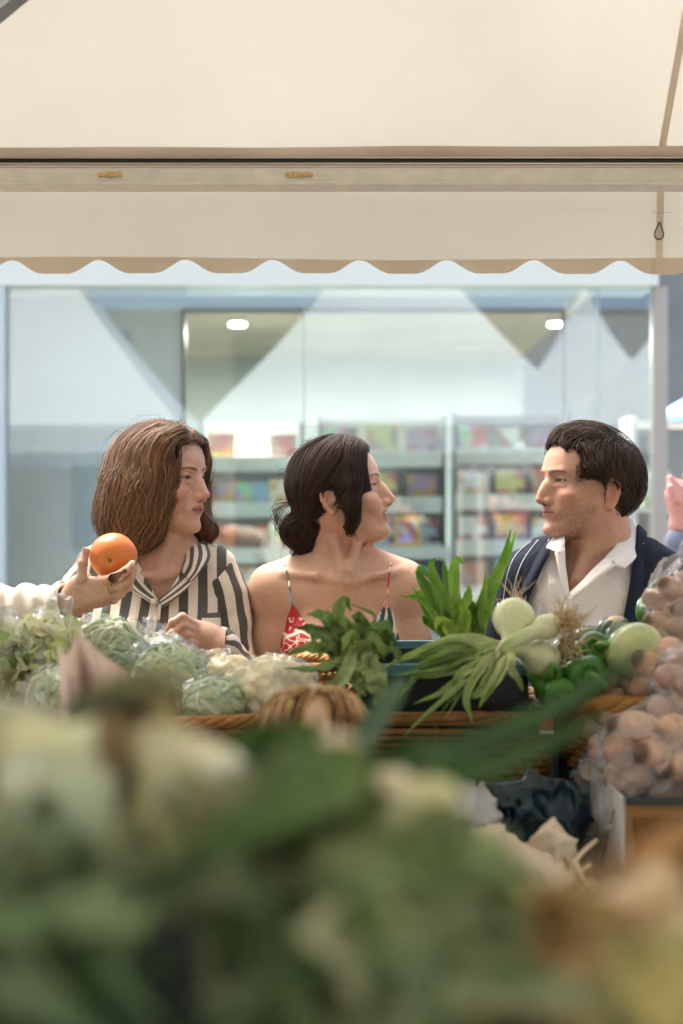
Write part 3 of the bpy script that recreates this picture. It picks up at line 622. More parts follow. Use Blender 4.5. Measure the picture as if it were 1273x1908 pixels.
# ---- leaves ----
M_leaf = mat('glossy green leaf', (1,1,1), rough=.38, attr=True, var=.25, vscale=45, translucent=.3, bump=.25, bscale=120, spec=.5)
M_bulb = mat('onion bulb skin', (1,1,1), rough=.3, attr=True, var=.08, vscale=30, bump=.1, bscale=60, coat=.2, sss=.15, sssr=(.8,1,.5))
M_root = mat('dry root hair', (1,1,1), rough=.9, attr=True)
def blade(P, w, fold_=.5, c0='#6f9a4a', c1='#3f7a2c', ruffle=0, tw=0, seed=0, n=26, nw=7, up=(0,-.3,1), tip=.15):
    P = bez(P, n-1); T = np.gradient(P, axis=0); T /= np.linalg.norm(T, axis=1)[:, None]; U = np.asarray(up, float); G = []; C = []; c0 = np.array(srgb(c0)); c1 = np.array(srgb(c1)); rs = np.random.RandomState(seed); ph = rs.rand()*6
    for i in range(n):
        t = i/(n-1); s = np.cross(T[i], U); s /= np.linalg.norm(s)+1e-9; u = np.cross(s, T[i]); a = tw*t; s, u = s*math.cos(a)+u*math.sin(a), u*math.cos(a)-s*math.sin(a); ww = w*min(1, (t*3.2)**.7+.35)*max(tip*.2, (1-t**3.2))*(1+.06*math.sin(i*1.3+ph)); row = []
        for j in range(nw):
            v = -1+2*j/(nw-1); row.append(P[i]+s*v*ww*math.cos(fold_*.6)+u*(abs(v)**1.3)*ww*math.sin(fold_)+u*ruffle*ww*abs(v)*math.sin(i*1.1+v*1.5+ph)); C.append((c0*(1-t)+c1*t)*(1+.10*math.sin(v*9)*1-.12*(abs(v) < .15)+.06*rs.normal()))
        G.append(row)
    G = np.array(G); V, F = grid_mesh(G); nr = vnormals(V, F); N = len(V); V2 = np.vstack([V+nr*.0006, V-nr*.0006]); return V2, np.vstack([F[:, ::-1], F+N]), np.clip(np.vstack([np.array(C)]*2), .003, .9)
def lite(h, k=1.55): return '#'+''.join('%02x' % min(255, int(int(h[i:i+2], 16)*(k if i != 5 else 1.0)*(1.0 if i == 1 else .88))) for i in (1, 3, 5))
def add_blade(parent, name='leaf', **k):
    V, F, C = blade(**k); return obj(name, V, F, k.get('m', M_leaf) if False else M_leaf, parent, colors=C)
def roots_mesh(c, d, n, L_, seed, r=.0006, col='#cdb88a', spread=1.0, curl=.4):
    rs = np.random.RandomState(seed); d = np.asarray(d, float)/np.linalg.norm(d); m = MB(); base = np.array(srgb(col))
    for i in range(n):
        q = d+rs.normal(size=3)*.55*spread; q /= np.linalg.norm(q); P = [np.asarray(c)+rs.normal(size=3)*.003]; v = q.copy()
        for s in range(7): v = v+rs.normal(size=3)*curl; v /= np.linalg.norm(v); P.append(P[-1]+v*L_*rs.uniform(.6, 1.2)/7)
        m.tube(bez(P, 12), [r*(1.3-.8*j/12) for j in range(13)], 4, base*rs.uniform(.7, 1.25))
    return m
def onion(parent, c, r, stalk, seed=0, neck=.010, el=1.15, roots=True, rd=None, rn=30, rl=.05, col='#dfe3b4', tipc='#8fae5c', label=None):
    """bulb at c, stalk = list of points leaving the bulb"""
    c = np.asarray(c, float); P = bez([c]+[np.asarray(p) for p in stalk], 22); d = P[2]-P[0]; d /= np.linalg.norm(d); S = Sdf()
    a = d; u = np.cross(a, (0,0,1)); u /= np.linalg.norm(u); w = np.cross(a, u); M = np.stack([a, u, w], 1); S.ell(c, (r*el, r, r*.94), M=M); S.cone(c+d*r*.6, c+d*r*1.9, r*.42, neck, k=r*.5); S.chain([P[i] for i in range(4, 23, 3) if np.linalg.norm(P[i]-c) > r*1.5] or [P[-2], P[-1]], [neck]*30, k=.006)
    lo = np.minimum(P.min(0), c)-r*1.3; hi = np.maximum(P.max(0), c)+r*1.3; V, F = S.mesh(lo, hi, .0024); t = np.clip(((V-c)@d-r*.9)/(np.linalg.norm(P[-1]-c)), 0, 1)[:, None]
    ang = np.arctan2((V-c)@w, (V-c)@u); C = np.array(srgb(col))*(1-t)+np.array(srgb(tipc))*t; C = C*(1+.018*np.sin(ang*16)[:, None]+.05*vnoise(V, 40, seed)[:, None]); C *= 1-.25*np.clip((-((V-c)@d)/(r*el)-.8)*4, 0, 1)[:, None]*np.array([.2,.5,1])
    o = obj('onion_bulb', V, F, M_bulb, parent, colors=np.clip(C, 0, .92))
    if label: o['label'] = label
    if roots: rd = -d if rd is None else rd; roots_mesh(c-d*r*el*.96, rd, rn, rl, seed, r=.0008).build('roots', M_root, o)
    return o
Yo = 2.16; Q = lambda x, y, d=0: at(x, y, Yo+d)
so = thing('spring_onion_bunch', 'bunch of big pale spring onions lying over the crate, bulbs right and stalks left', 'spring onions', Q(960,1200))
onion(so, Q(957,1152,.0), .0325, [Q(952,1180,-.02), Q(948,1200,-.03), Q(930,1215,-.04)], 1, neck=.010, el=1.0, rd=(-.2,.1,1), rn=16, rl=.06, col='#dce2ae')
onion(so, Q(1018,1168,-.02), .0205, [Q(985,1182,-.035), Q(958,1196,-.045), Q(935,1210,-.05)], 2, neck=.0105, el=1.25, rd=(.8,-.3,.4), rn=46, rl=.05, col='#e0e4b6')
onion(so, Q(1008,1226,-.005), .030, [Q(975,1212,-.03), Q(950,1206,-.045), Q(930,1214,-.05)], 3, neck=.011, el=1.05, rd=(.9,-.2,-.3), rn=10, rl=.04)
onion(so, Q(949,1231,-.065), .0105, [Q(948,1220,-.05), Q(944,1212,-.04), Q(936,1206,-.035)], 4, neck=.008, el=1.1, roots=False, col='#d3dc9c')
roots_mesh(Q(1052,1165,-.03), (.8,-.2,.5), 70, .055, 21, r=.0007, col='#cbb080', curl=.5).build('roots', M_root, so)
roots_mesh(Q(1050,1195,-.02), (1,-.3,-.1), 40, .075, 22, r=.0009, col='#c9b48a', curl=.55).build('roots', M_root, so)
rs = np.random.RandomState(5)
spec = [ # stalk leaf paths hanging left / down
 ([(950,1205,-.04),(900,1212,-.06),(840,1222,-.06),(772,1240,-.05)], .013), ([(945,1210,-.05),(890,1232,-.07),(820,1255,-.07),(765,1262,-.06)], .015), ([(940,1215,-.05),(890,1250,-.08),(840,1290,-.08),(770,1312,-.07)], .016),
 ([(940,1215,-.055),(900,1245,-.09),(870,1300,-.09),(880,1345,-.085)], .012), ([(938,1222,-.06),(915,1260,-.095),(895,1290,-.095),(872,1300,-.09)], .015), ([(945,1225,-.07),(930,1262,-.10),(912,1290,-.10),(893,1318,-.10)], .014),
 ([(930,1220,-.05),(870,1270,-.09),(800,1330,-.09),(752,1372,-.08)], .008), ([(940,1222,-.06),(880,1245,-.085),(850,1270,-.08),(846,1310,-.08)], .012), ([(950,1220,-.06),(952,1250,-.09),(965,1270,-.09),(975,1290,-.085)], .010),
 ([(935,1205,-.03),(860,1196,-.04),(790,1215,-.03),(700,1252,-.02)], .014), ([(925,1210,-.04),(850,1232,-.05),(790,1248,-.06),(745,1300,-.06)], .012)]
for i, (pp, w) in enumerate(spec): add_blade(so, 'stalk_leaf', P=[Q(*p) for p in pp], w=w*.78, fold_=1.15, c0='#dbe2ac', c1='#a9c870' if i % 2 else '#86b052', seed=i, tw=.5*math.sin(i*2), up=(0,-.8,.6))
for i in range(12):
    t = rs.rand(); ex, ey = 700+150*t+rs.normal()*12, 1225+115*t*rs.rand()+rs.normal()*8+30*t; mx_, my = (935+ex)/2, (1210+ey)/2-10+10*rs.normal()
    add_blade(so, 'stalk_leaf', P=[Q(940,1212,-.05), Q(900+rs.normal()*6,1216+12*t,-.055), Q(mx_,my,-.06-.02*rs.rand()), Q(ex,ey,-.05-.03*rs.rand())], w=.008+.005*rs.rand(), fold_=1.2, c0='#dbe2ac', c1=['#8fbb58','#6f9c40','#b3cc7c'][i % 3], seed=200+i, tw=rs.normal()*.5, up=(0,-.8,.6))
b = MB(); b.tube(bez([Q(938,1196,-.06), Q(926,1212,-.078), Q(930,1230,-.072), Q(942,1236,-.06)], 12), .0022, 6); b.build('string', mat('pale string', srgb('#cfc7a8'), rough=.8), so)
# upright green tops
lk = thing('leek', 'upright fan of bright green leek leaves rising beside the navy cardigan', 'leek', Y(880,1230,2.30)); q = lambda x, y, d=0: at(x, y, 2.30+d)
for i, (pp, w, c1) in enumerate([
 ([(876,1240,0),(880,1180,-.01),(905,1110,-.02),(935,1050,-.02),(952,985,-.01)], .0145, '#4f8a2a'), ([(880,1235,.01),(895,1170,.01),(918,1100,.0),(945,1040,.01),(962,990,.01)], .012, '#5e9a34'), ([(882,1235,-.01),(888,1180,-.02),(900,1120,-.03),(905,1065,-.02)], .012, '#5a8a30'),
 ([(872,1240,0),(850,1190,-.02),(825,1130,-.03),(800,1060,-.03),(812,1040,-.02)], .016, '#4b8628'), ([(874,1240,0),(860,1180,-.03),(850,1110,-.04),(850,1050,-.03),(866,1048,-.02)], .015, '#5b9232'), ([(870,1240,0),(838,1180,-.01),(806,1110,-.02),(782,1062,-.04),(812,1090,-.05)], .014, '#3f7a26'),
 ([(868,1236,-.02),(832,1168,-.04),(800,1150,-.05),(768,1092,-.05)], .010, '#47822a'), ([(866,1240,-.02),(850,1160,-.05),(870,1110,-.05),(872,1088,-.05)], .013, '#669c3c'), ([(870,1240,-.02),(830,1190,-.05),(790,1120,-.06),(742,1110,-.06)], .0085, '#4f862e'), ([(868,1240,.0),(845,1150,.0),(836,1090,.02),(826,1048,.02)], .016, '#3d7424'),
 ([(868,1240,-.03),(845,1190,-.06),(822,1160,-.07),(812,1175,-.08)], .016, '#79a048'), ([(872,1240,-.02),(856,1200,-.05),(868,1150,-.06),(856,1120,-.06)], .018, '#6f9a48')]):
    add_blade(lk, P=[q(*p) for p in pp], w=w*.85, fold_=.8, c0='#bccf86', c1=lite(c1), ruffle=.22, seed=40+i, tw=.7*math.sin(i*1.7), up=(.3*math.sin(i),-1,.2))
for i in range(12):
    t = rs.rand(); bx = 868+rs.normal()*5; tx = 775+rs.rand()*110; ty = 1080+rs.rand()*90; add_blade(lk, P=[q(bx,1245,0), q((bx+tx)/2+10,(1245+ty)/2-8,-.01-.03*rs.rand()), q(tx,ty,-.03*rs.rand()), q(tx-12+24*rs.rand(),ty+14*rs.rand(),-.05*rs.rand())], w=.008+.006*rs.rand(), fold_=.8, c0='#bccf86', c1=lite(['#4b8628','#5b9232','#3f7a26'][i % 3]), ruffle=.3, seed=300+i, tw=rs.normal()*.8, up=(rs.normal()*.3,-1,.2))
# leafy bunch in the middle
rs = np.random.RandomState(31); lb = thing('leafy_bunch', 'loose bunch of curled dark green leaves with pale stems in front of the red dress', 'greens', Y(660,1290,2.12)); q = lambda x, y, d=0: at(x, y, 2.12+d)
for i, (pp, w, c1) in enumerate([
 ([(670,1280,0),(660,1210,-.03),(630,1160,-.04),(640,1118,-.04),(655,1140,-.03)], .014, '#5b8f38'), ([(668,1270,0),(640,1200,-.03),(590,1172,-.05),(545,1168,-.05)], .015, '#447a2c'), ([(668,1270,0),(630,1225,-.04),(580,1210,-.06),(530,1222,-.06)], .015, '#4d8230'), ([(665,1270,0),(640,1195,-.02),(600,1150,-.02),(572,1145,-.01)], .014, '#55883a'),
 ([(668,1270,0),(690,1200,-.02),(712,1170,-.03),(735,1186,-.04)], .018, '#447a2c'), ([(668,1270,0),(680,1190,-.02),(668,1150,-.03),(690,1165,-.04)], .014, '#3b7026'), ([(670,1280,0),(662,1215,-.05),(650,1190,-.07),(638,1215,-.08)], .015, '#6f9a48'), ([(670,1280,0),(685,1215,-.05),(700,1200,-.07),(716,1230,-.08)], .018, '#5e8c3c'),
 ([(672,1285,0),(676,1200,-.03),(700,1150,-.04),(655,1126,-.03)], .0045, '#4f8030'), ([(668,1280,-.02),(640,1240,-.06),(590,1250,-.08),(530,1245,-.06)], .012, '#4a7d2e'), ([(660,1215,-.06),(640,1260,-.09),(615,1290,-.08),(600,1330,-.06)], .013, '#7f9f68'), ([(690,1215,-.06),(680,1260,-.09),(665,1290,-.09),(668,1320,-.08)], .018, '#86a070'),
 ([(670,1230,-.06),(700,1255,-.09),(710,1290,-.09),(700,1330,-.08)], .020, '#6e8f5c'), ([(668,1260,-.02),(650,1220,-.05),(655,1190,-.06),(672,1200,-.07)], .013, '#8aa85a'), ([(668,1270,.0),(700,1225,-.02),(730,1215,-.03),(752,1238,-.03)], .014, '#517f38'), ([(668,1270,.02),(655,1200,.01),(620,1180,.02),(606,1200,.02)], .016, '#3c7028')]):
    add_blade(lb, P=[q(*p) for p in pp], w=w*.85, fold_=.75, c0='#c4d49a', c1=lite(c1, 1.25), ruffle=.45, seed=70+i, tw=.9*math.sin(i*1.9), up=(.4*math.sin(i*1.3),-1,.3))
pc = thing('plastic_crate', 'plain black crate hidden under the green peppers and courgettes', 'crate', (.56, 2.42, 0)); b = MB(); b.box((at(1045,0,2.24)[0], 2.25, .0), (.86, 2.58, 1.145), bev=.006); b.build('crate_body', M_blk, pc)
for i in range(12):
    a = rs.uniform(-1.2, 1.6); L_ = 60+70*rs.rand(); tx, ty = 665+L_*math.sin(a)*1.1, 1215-L_*math.cos(a)*.7+20; add_blade(lb, P=[q(668+rs.normal()*4,1275,.02), q((668+tx)/2,(1270+ty)/2-12,-.01), q(tx,ty,-.02-.04*rs.rand()), q(tx+14*math.sin(a),ty+22*rs.rand(),-.03-.04*rs.rand())], w=.009+.006*rs.rand(), fold_=.8, c0='#c4d49a', c1=lite(['#447a2c','#5b8f38','#6f9a48'][i % 3], 1.3), ruffle=.5, seed=400+i, tw=rs.normal()*.9, up=(rs.normal()*.4,-1,.3))
# ---- peppers, courgettes, squash ----
M_skin = mat('vegetable skin', (1,1,1), rough=.28, attr=True, var=.12, vscale=30, coat=.12, bump=.05, bscale=200)
def pepper(label, c, r, rot, seed, col='#3f7a24'):
    c = np.asarray(c, float); M = rotm(*rot); S = Sdf(); rs = np.random.RandomState(seed)
    for i in range(4): a = i*math.pi/2+.4; o_ = M@np.array([math.cos(a)*r*.42, math.sin(a)*r*.42, 0]); ax = M[:, 2]; S.cone(c+o_+ax*r*.55, c+o_*.75-ax*r*.95, r*.62, r*.42, k=r*.28)
    ax = M[:, 2]; S.ell(c+ax*r*1.15, (r*.32,)*3, k=r*.4, op='s'); lo, hi = c-r*2.2, c+r*2.2
    o = fruit('green_pepper', label, 'pepper', S, lo, hi, .0028, M_skin, lambda V: np.array(srgb(col))*(1+.18*vnoise(V, 25, seed)[:, None]), 'green peppers', lambda p: .0022*vnoise(p, 45, seed))
    P = bez([c+ax*r*.8, c+ax*r*1.25, c+ax*r*1.6+M[:, 0]*r*.3, c+ax*r*1.75+M[:, 0]*r*.7], 12); m = MB(); m.tube(P, np.linspace(.0075, .0045, 13), 8, np.array(srgb('#5f9138'))); m.tube([c+ax*r*.88, c+ax*r*1.0], [.014, .008], 9, np.array(srgb('#5f9138'))); m.build('stem', M_skin, o); return o
pepper('green pepper with a curled stem directly below the dark round courgette', Y(1100,1222,2.20), .033, (60,20,0), 1)
pepper('green pepper lying left of the others under the third onion bulb', Y(1020,1258,2.17), .030, (80,-60,0), 2)
pepper('lowest green pepper, tucked behind the braided basket rim', Y(1085,1262,2.15), .034, (75,50,0), 3, '#376e22')
pepper('small green pepper at the front of the pepper heap', Y(1040,1290,2.13), .026, (100,-30,0), 4, '#41782a')
pepper('shaded green pepper at the back of the heap by the squash', Y(1130,1240,2.28), .030, (60,-20,0), 6, '#2f6420')
pepper('light green ribbed pepper high on the right beside the cardigan', Y(1232,1150,2.36), .036, (20,-30,0), 7, '#44782a')
def round_veg(name, label, cat, c, r, M, cols, seed, h=.003, stem=None, scar=None, rib=0, kk=.0):
    c = np.asarray(c, float); S = Sdf(); S.ell(c, r, M=M); m_ = max(r)*1.15
    def colf(V):
        u = (V-c)@M/np.array(r); n = vnoise(V, 160, seed); C = np.array(srgb(cols[0]))*(1+.12*vnoise(V, 22, seed)[:, None]); ang = np.arctan2(u[:, 0], u[:, 1])
        if len(cols) > 1: k = (sstep(np.sin(ang*7+vnoise(V, 60, 3)), .3, .9)*.5)[:, None]; C = C*(1-k)+np.array(srgb(cols[1]))*k
        if scar: s = (u[:, 2] > .93)[:, None]; C = np.where(s, np.array(srgb(scar)), C)
        return np.clip(C*(1+.05*n[:, None]), 0, .9)
    o = fruit(name, label, cat, S, c-m_, c+m_, h, M_skin, colf, None, (lambda p: rib*np.cos(8*np.arctan2(((p-c)@M)[:, 0], ((p-c)@M)[:, 1]))+.0012*vnoise(p, 30, seed)))
    if stem: m = MB(); ax = M[:, 2]; m.tube([c+ax*r[2]*.93, c+ax*(r[2]+stem), c+ax*(r[2]+stem*1.6)+M[:, 0]*.004], [.010,.007,.0055], 8, np.array(srgb('#b79a62'))); m.build('stem', M_skin, o)
    return o
round_veg('courgette', 'dark green round courgette standing in front of the white shirt', 'courgette', Y(1145,1192,2.30), (.034,.036,.042), rotm(x=20), ['#27431f','#35562a'], 3, scar='#b9a06a')
round_veg('courgette', 'dark green courgette lying behind the onion roots', 'courgette', Y(1090,1205,2.36), (.034,.036,.044), rotm(y=75), ['#2b4724','#3d5f30'], 4)
round_veg('courgette', 'dark green courgette half hidden under the onion roots', 'courgette', Y(1058,1216,2.32), (.028,.03,.04), rotm(y=50), ['#1d351a'], 5)
round_veg('pale_squash', 'pale green smooth squash between the dark courgette and the bagged nuts', 'squash', Y(1182,1212,2.16), (.041,.042,.046), rotm(y=50,x=10), ['#b9c487','#cbd29c'], 6, scar='#d9cf9a')
round_veg('tan_squash', 'tan orange squash sitting inside the braided round basket', 'squash', Y(1150,1280,2.22), (.055,.058,.063), rotm(y=40), ['#d39a5c','#e0b074'], 7, rib=.001)
round_veg('yellow_squash', 'narrow pale yellow squash squeezed inside the basket rim left of the tan one', 'squash', Y(1100,1300,2.19), (.018,.03,.039), rotm(y=10), ['#dcc274'], 8)
round_veg('tan_squash', 'ochre squash at the very back of the basket, only its top edge showing', 'squash', Y(1200,1262,2.33), (.049,.04,.043), rotm(y=80), ['#b98a4a'], 9)
# ---- bags of nuts at the right ----
M_nut = mat('nut shell', (1,1,1), rough=.7, attr=True, var=.2, vscale=60, bump=.3, bscale=150)
def far(p, f): cam = np.array([0, 0, CAMZ]); return cam+(np.asarray(p, float)-cam)*f
def nut_bag(label, c, r, seed, tilt=0, knot=None, n=40, sz=.0205, f=1.17):
    c = far(c, f); r = tuple(np.array(r)*f); sz *= f; knot = None if knot is None else far(knot, f); root = thing('nut_bag', label, 'bag', c-(0,0,r[2]), 'plastic bags of brown nuts'); rs = np.random.RandomState(seed); M = rotm(y=tilt); S = Sdf(); S.ell(c, np.array(r)*.64, M=M, k=.0); cs = []
    for i in range(n*8):
        u = rs.normal(size=3); u /= np.linalg.norm(u)
        if u[1] > .45: continue
        p = c+M@(u*np.array(r)*.80)
        if all(np.linalg.norm(p-q_) > sz*1.42 for q_ in cs): cs.append(p); S.ell(p, (sz*rs.uniform(1.1, 1.5), sz*.8, sz*rs.uniform(.75, .95)), M=rotm(*(rs.rand(3)*90-45)), k=.0015)
        if len(cs) >= n: break
    V, F = S.mesh(c-max(r)*1.25, c+max(r)*1.25, .0028); D = np.array([np.linalg.norm(V-p, axis=1) for p in cs]); j = D.argmin(0); tone = rs.uniform(.75, 1.2, len(cs))[j][:, None]; hue = rs.rand(len(cs))[j][:, None]
    C = (np.array(srgb('#cfa98a'))*(1-hue)+np.array(srgb('#bf9c8e'))*hue)*tone*(1+.15*vnoise(V, 120, 3)[:, None]); C = C*(.22+.78*sstep(sz*1.32-D.min(0), 0, sz*.28)[:, None]); o = obj('nuts', V, F, M_nut, root, colors=np.clip(C, .02, .9)); tag(o, kind='stuff'); film(root, c, r, M, seed, M_film2, knot, 1.0)  # colour darkens away from nut centres: painted shade in the gaps
nut_bag('topmost bag of brown nuts, cut off by the right edge beside the cardigan', Y(1268,1150,1.95), (.040,.045,.062), 1, knot=Y(1278,1068,1.95))
nut_bag('bag of brown nuts leaning on the pale green squash', Y(1240,1262,1.84), (.052,.05,.043), 2, 12, knot=Y(1170,1210,1.86))
nut_bag('bag of brown nuts overlapping the basket rim, left of the biggest nut bag', Y(1152,1350,1.84), (.037,.04,.037), 3, -10, n=26, sz=.018)
nut_bag('small bag of brown nuts wedged below the basket', Y(1128,1420,1.82), (.026,.03,.034), 6, 0, n=14, sz=.017, knot=Y(1118,1478,1.80))
nut_bag('biggest bag of brown nuts, nearest the camera on the carton', Y(1225,1405,1.70), (.062,.055,.060), 4, 20, n=48, knot=Y(1145,1482,1.68), sz=.021)
nut_bag('bag of brown nuts at the right edge above the biggest one', Y(1300,1300,1.74), (.045,.05,.06), 5, 0)
# ---- cartons, crates under the nut bags ----
M_card_ = mat('brown cardboard', srgb('#b08350'), rough=.85, var=.2, vscale=14, bump=.2, bscale=120)
M_white_board = mat('white printed board', srgb('#cfc8be'), rough=.7, var=.08, vscale=30)
BY = .29; xb = at(1166,0,1.89)[0]; zt = at(0,1492,1.89)[2]; cb = thing('cardboard_box', 'open brown cardboard box with a white side carrying the biggest nut bag', 'box', (xb+.14, 2.0100, .72))
b = MB(); b.box((xb, 1.8900, .72), (xb+.30, 1.8950, zt)); b.build('front_panel', M_card_, cb, smooth=False)
b = MB(); b.box((xb-.006, 1.8890, .72), (xb-.001, 2.1200, zt+.004)); b.build('side_panel', M_white_board, cb, smooth=False)
b = MB(); b.box((xb, 1.8960, zt-.014), (xb+.30, 2.1200, zt-.010)); b.box((xb, 1.8800, zt-.004), (xb+.3, 1.8880, zt+.006), bev=.001); b.build('lid', M_frame, cb, smooth=False)
b = MB(); z_ = zt-.05
for i in range(2): b.tube([(xb-.0075, 1.9300+i*.05, zt-.02-i*.05), (xb-.0075, 1.9900+i*.04, zt-.07-i*.05)], .0012, 5)
b.build('red_line', mat('red print', srgb('#b5635c'), rough=.6), cb)
b = MB(); rr = random.Random(3)
b.box((xb+.012, 1.8845, .80), (xb+.285, 1.8885, zt-.022)); b.build('stained_label', mat('stained brown board', srgb('#8a6030'), rough=.9, var=.75, vscale=16, detail=8), cb, smooth=False)
gcr = thing('wooden_crate', 'grey weathered wooden crate standing behind the cardboard box', 'crate', (xb+.09, 2.2400, .75)); b = MB(); zg = at(0,1448,2.1600)[2]
for i in range(4): b.box((xb-.022, 2.1400, zg-.075*(i+1)+.006), (xb-.010, 2.2800, zg-.075*i), bev=.002); b.box((xb-.022, 2.1280, zg-.075*(i+1)+.006), (xb+.25, 2.1390, zg-.075*i), bev=.002)
b.build('slat', mat('grey wood', srgb('#7f7a70'), rough=.85, var=.35, vscale=30, stretch=(1,6,1), bump=.3, bscale=90), gcr)
for p in ((xb-.009, 2.1400), (xb+.22, 2.1400), (xb-.009, 2.2700)): b = MB(); b.box((p[0], p[1], .75), (p[0]+.025, p[1]+.02, zg)); b.build('corner_post', M_alu, gcr)
# ---- gap in the middle: bags, paper, dried garlic ----
ub = thing('lower_shelf', 'dark lower shelf in the gap between the two rows of produce', 'shelf', (.2, 1.80, 0)); b = MB(); b.box((-.5, 1.62, .84), (xb-.03, 2.015, .88), bev=.004); b.build('shelf_board', M_blk, ub); b = MB(); b.box((-.48, 1.64, 0), (-.44, 2.0, .859)); b.box((xb-.08, 1.64, 0), (xb-.04, 2.0, .859)); b.build('leg', M_blk, ub, smooth=False)
def crumple(name, label, cat, c, r, m, seed, amp=.02, sc=16, M=None, h=.004, group=None):
    c = np.asarray(c, float); S = Sdf(); S.ell(c, r, M=M if M is not None else np.eye(3)); V, F = S.mesh(c-max(r)*1.6, c+max(r)*1.6, h, disp=lambda p: fold(p+seed, sc, amp, seed)); o = obj(name, V, F, m, None, origin=c-(0,0,r[2])); return tag(o, label, cat, group)
crumple('carrier_bag', 'knotted white translucent carrier bag in the dark gap', 'bag', Y(862,1512,1.96), (.042,.03,.035), mat('white translucent plastic', srgb('#d9d9d6'), rough=.35, translucent=.35), 2, .022, 22, rotm(y=-25))
crumple('refuse_sack', 'shiny dark teal plastic sack in the shadow of the gap', 'bag', Y(975,1530,2.0), (.09,.03,.06), mat('dark teal plastic', srgb('#0d2a33'), rough=.22), 4, .02, 20)
M_paper = mat('cream packing paper', srgb('#d9c9ae'), rough=.85, var=.08, vscale=20)
crumple('packing_paper', 'big crumpled cream packing paper at the bottom of the gap', 'paper', Y(955,1630,1.88), (.082,.055,.049), M_paper, 6, .02, 18, rotm(y=18))
crumple('packing_paper', 'upright piece of cream packing paper beside the garlic stalks', 'paper', Y(1030,1600,1.90), (.030,.022,.049), M_paper, 7, .014, 26, rotm(y=-8))
gb = thing('garlic_bunch', 'dried garlic bulbs with long pale stalks next to the white box side', 'garlic', Y(1080,1700,1.60)); M_gar = mat('garlic skin', (1,1,1), rough=.7, attr=True)
def bulb(c, r, stalk, seed):
    S = Sdf(); c = np.asarray(c); [S.ell(c+r*.35*np.array([math.cos(a), math.sin(a), 0]), (r*.75, r*.75, r*.9), k=r*.25) for a in np.arange(6)*1.05]; S.cone(c+(0,0,r*.5), c+(0,0,r*1.2), r*.5, r*.15, k=r*.4); V, F = S.mesh(c-r*1.8, c+r*1.8, .003); C = np.array(srgb('#e0cdb4'))*(1+.1*np.sin(np.arctan2(V[:,1]-c[1], V[:,0]-c[0])*20)[:, None]); o = obj('garlic_bulb', V, F, M_gar, gb, colors=np.clip(C, 0, .9)); m = MB(); m.tube(bez([c+(0,0,r)]+[Y(*p) for p in stalk], 20), np.linspace(.0045, .003, 21), 7, np.array(srgb('#d8c6a4'))); m.build('stalk', M_gar, o)
bulb(Y(1100,1672,1.860), .021, [(1060,1650,1.860),(1075,1600,1.880),(1112,1565,1.920)], 1); bulb(Y(1062,1690,1.840), .019, [(1030,1660,1.880),(1020,1600,1.940),(1062,1512,2.040)], 2); bulb(Y(1125,1700,1.810), .02, [(1100,1660,1.840),(1070,1610,1.870),(1040,1590,1.900)], 3); bulb(Y(1035,1720,1.820), .02, [(1040,1680,1.840),(1060,1640,1.860),(1100,1610,1.870)], 4); bulb(Y(1085,1735,1.760), .02, [(1085,1700,1.790),(1060,1660,1.840),(1030,1640,1.860)], 5)
# red label scrap under the peppers
p = at(1018,1352,2.138); b = MB(); b.box(p-(.010,.002,.007), p+(.010,.0,.011)); o = b.build('price_card', mat('red card', srgb('#c23a30'), rough=.5), None, smooth=False, origin=p); b = MB(); b.box(p-(.010,.0026,.0115), p+(.010,.0,-.0075)); b.build('white_strip', M_paint, o, smooth=False); tag(o, 'tiny red and white card clipped under the green peppers', 'card')
# torn paper, half out of focus, left
cp = mat('pale pink paper', srgb('#d8bfae'), rough=.9, var=.1, vscale=30)
S = Sdf(); c = at(190,1290,1.52)
o = cloth('torn_paper_bag', [[at(108,1200,1.60), at(128,1222,1.56), at(146,1180,1.60), at(172,1206,1.55), at(205,1232,1.60), at(238,1250,1.58)], [at(112,1240,1.58), at(132,1250,1.50), at(155,1228,1.57), at(185,1250,1.50), at(212,1262,1.57), at(246,1284,1.56)], [at(114,1290,1.58), at(136,1292,1.49), at(160,1284,1.56), at(188,1296,1.49), at(215,1300,1.55), at(244,1320,1.54)], [at(112,1400,1.56), at(136,1400,1.48), at(160,1400,1.55), at(190,1400,1.48), at(215,1400,1.55), at(238,1400,1.54)]], cp, None, .003); tag(o, 'crumpled pinkish paper bag edge, slightly out of focus, left of the bean bags', 'paper')
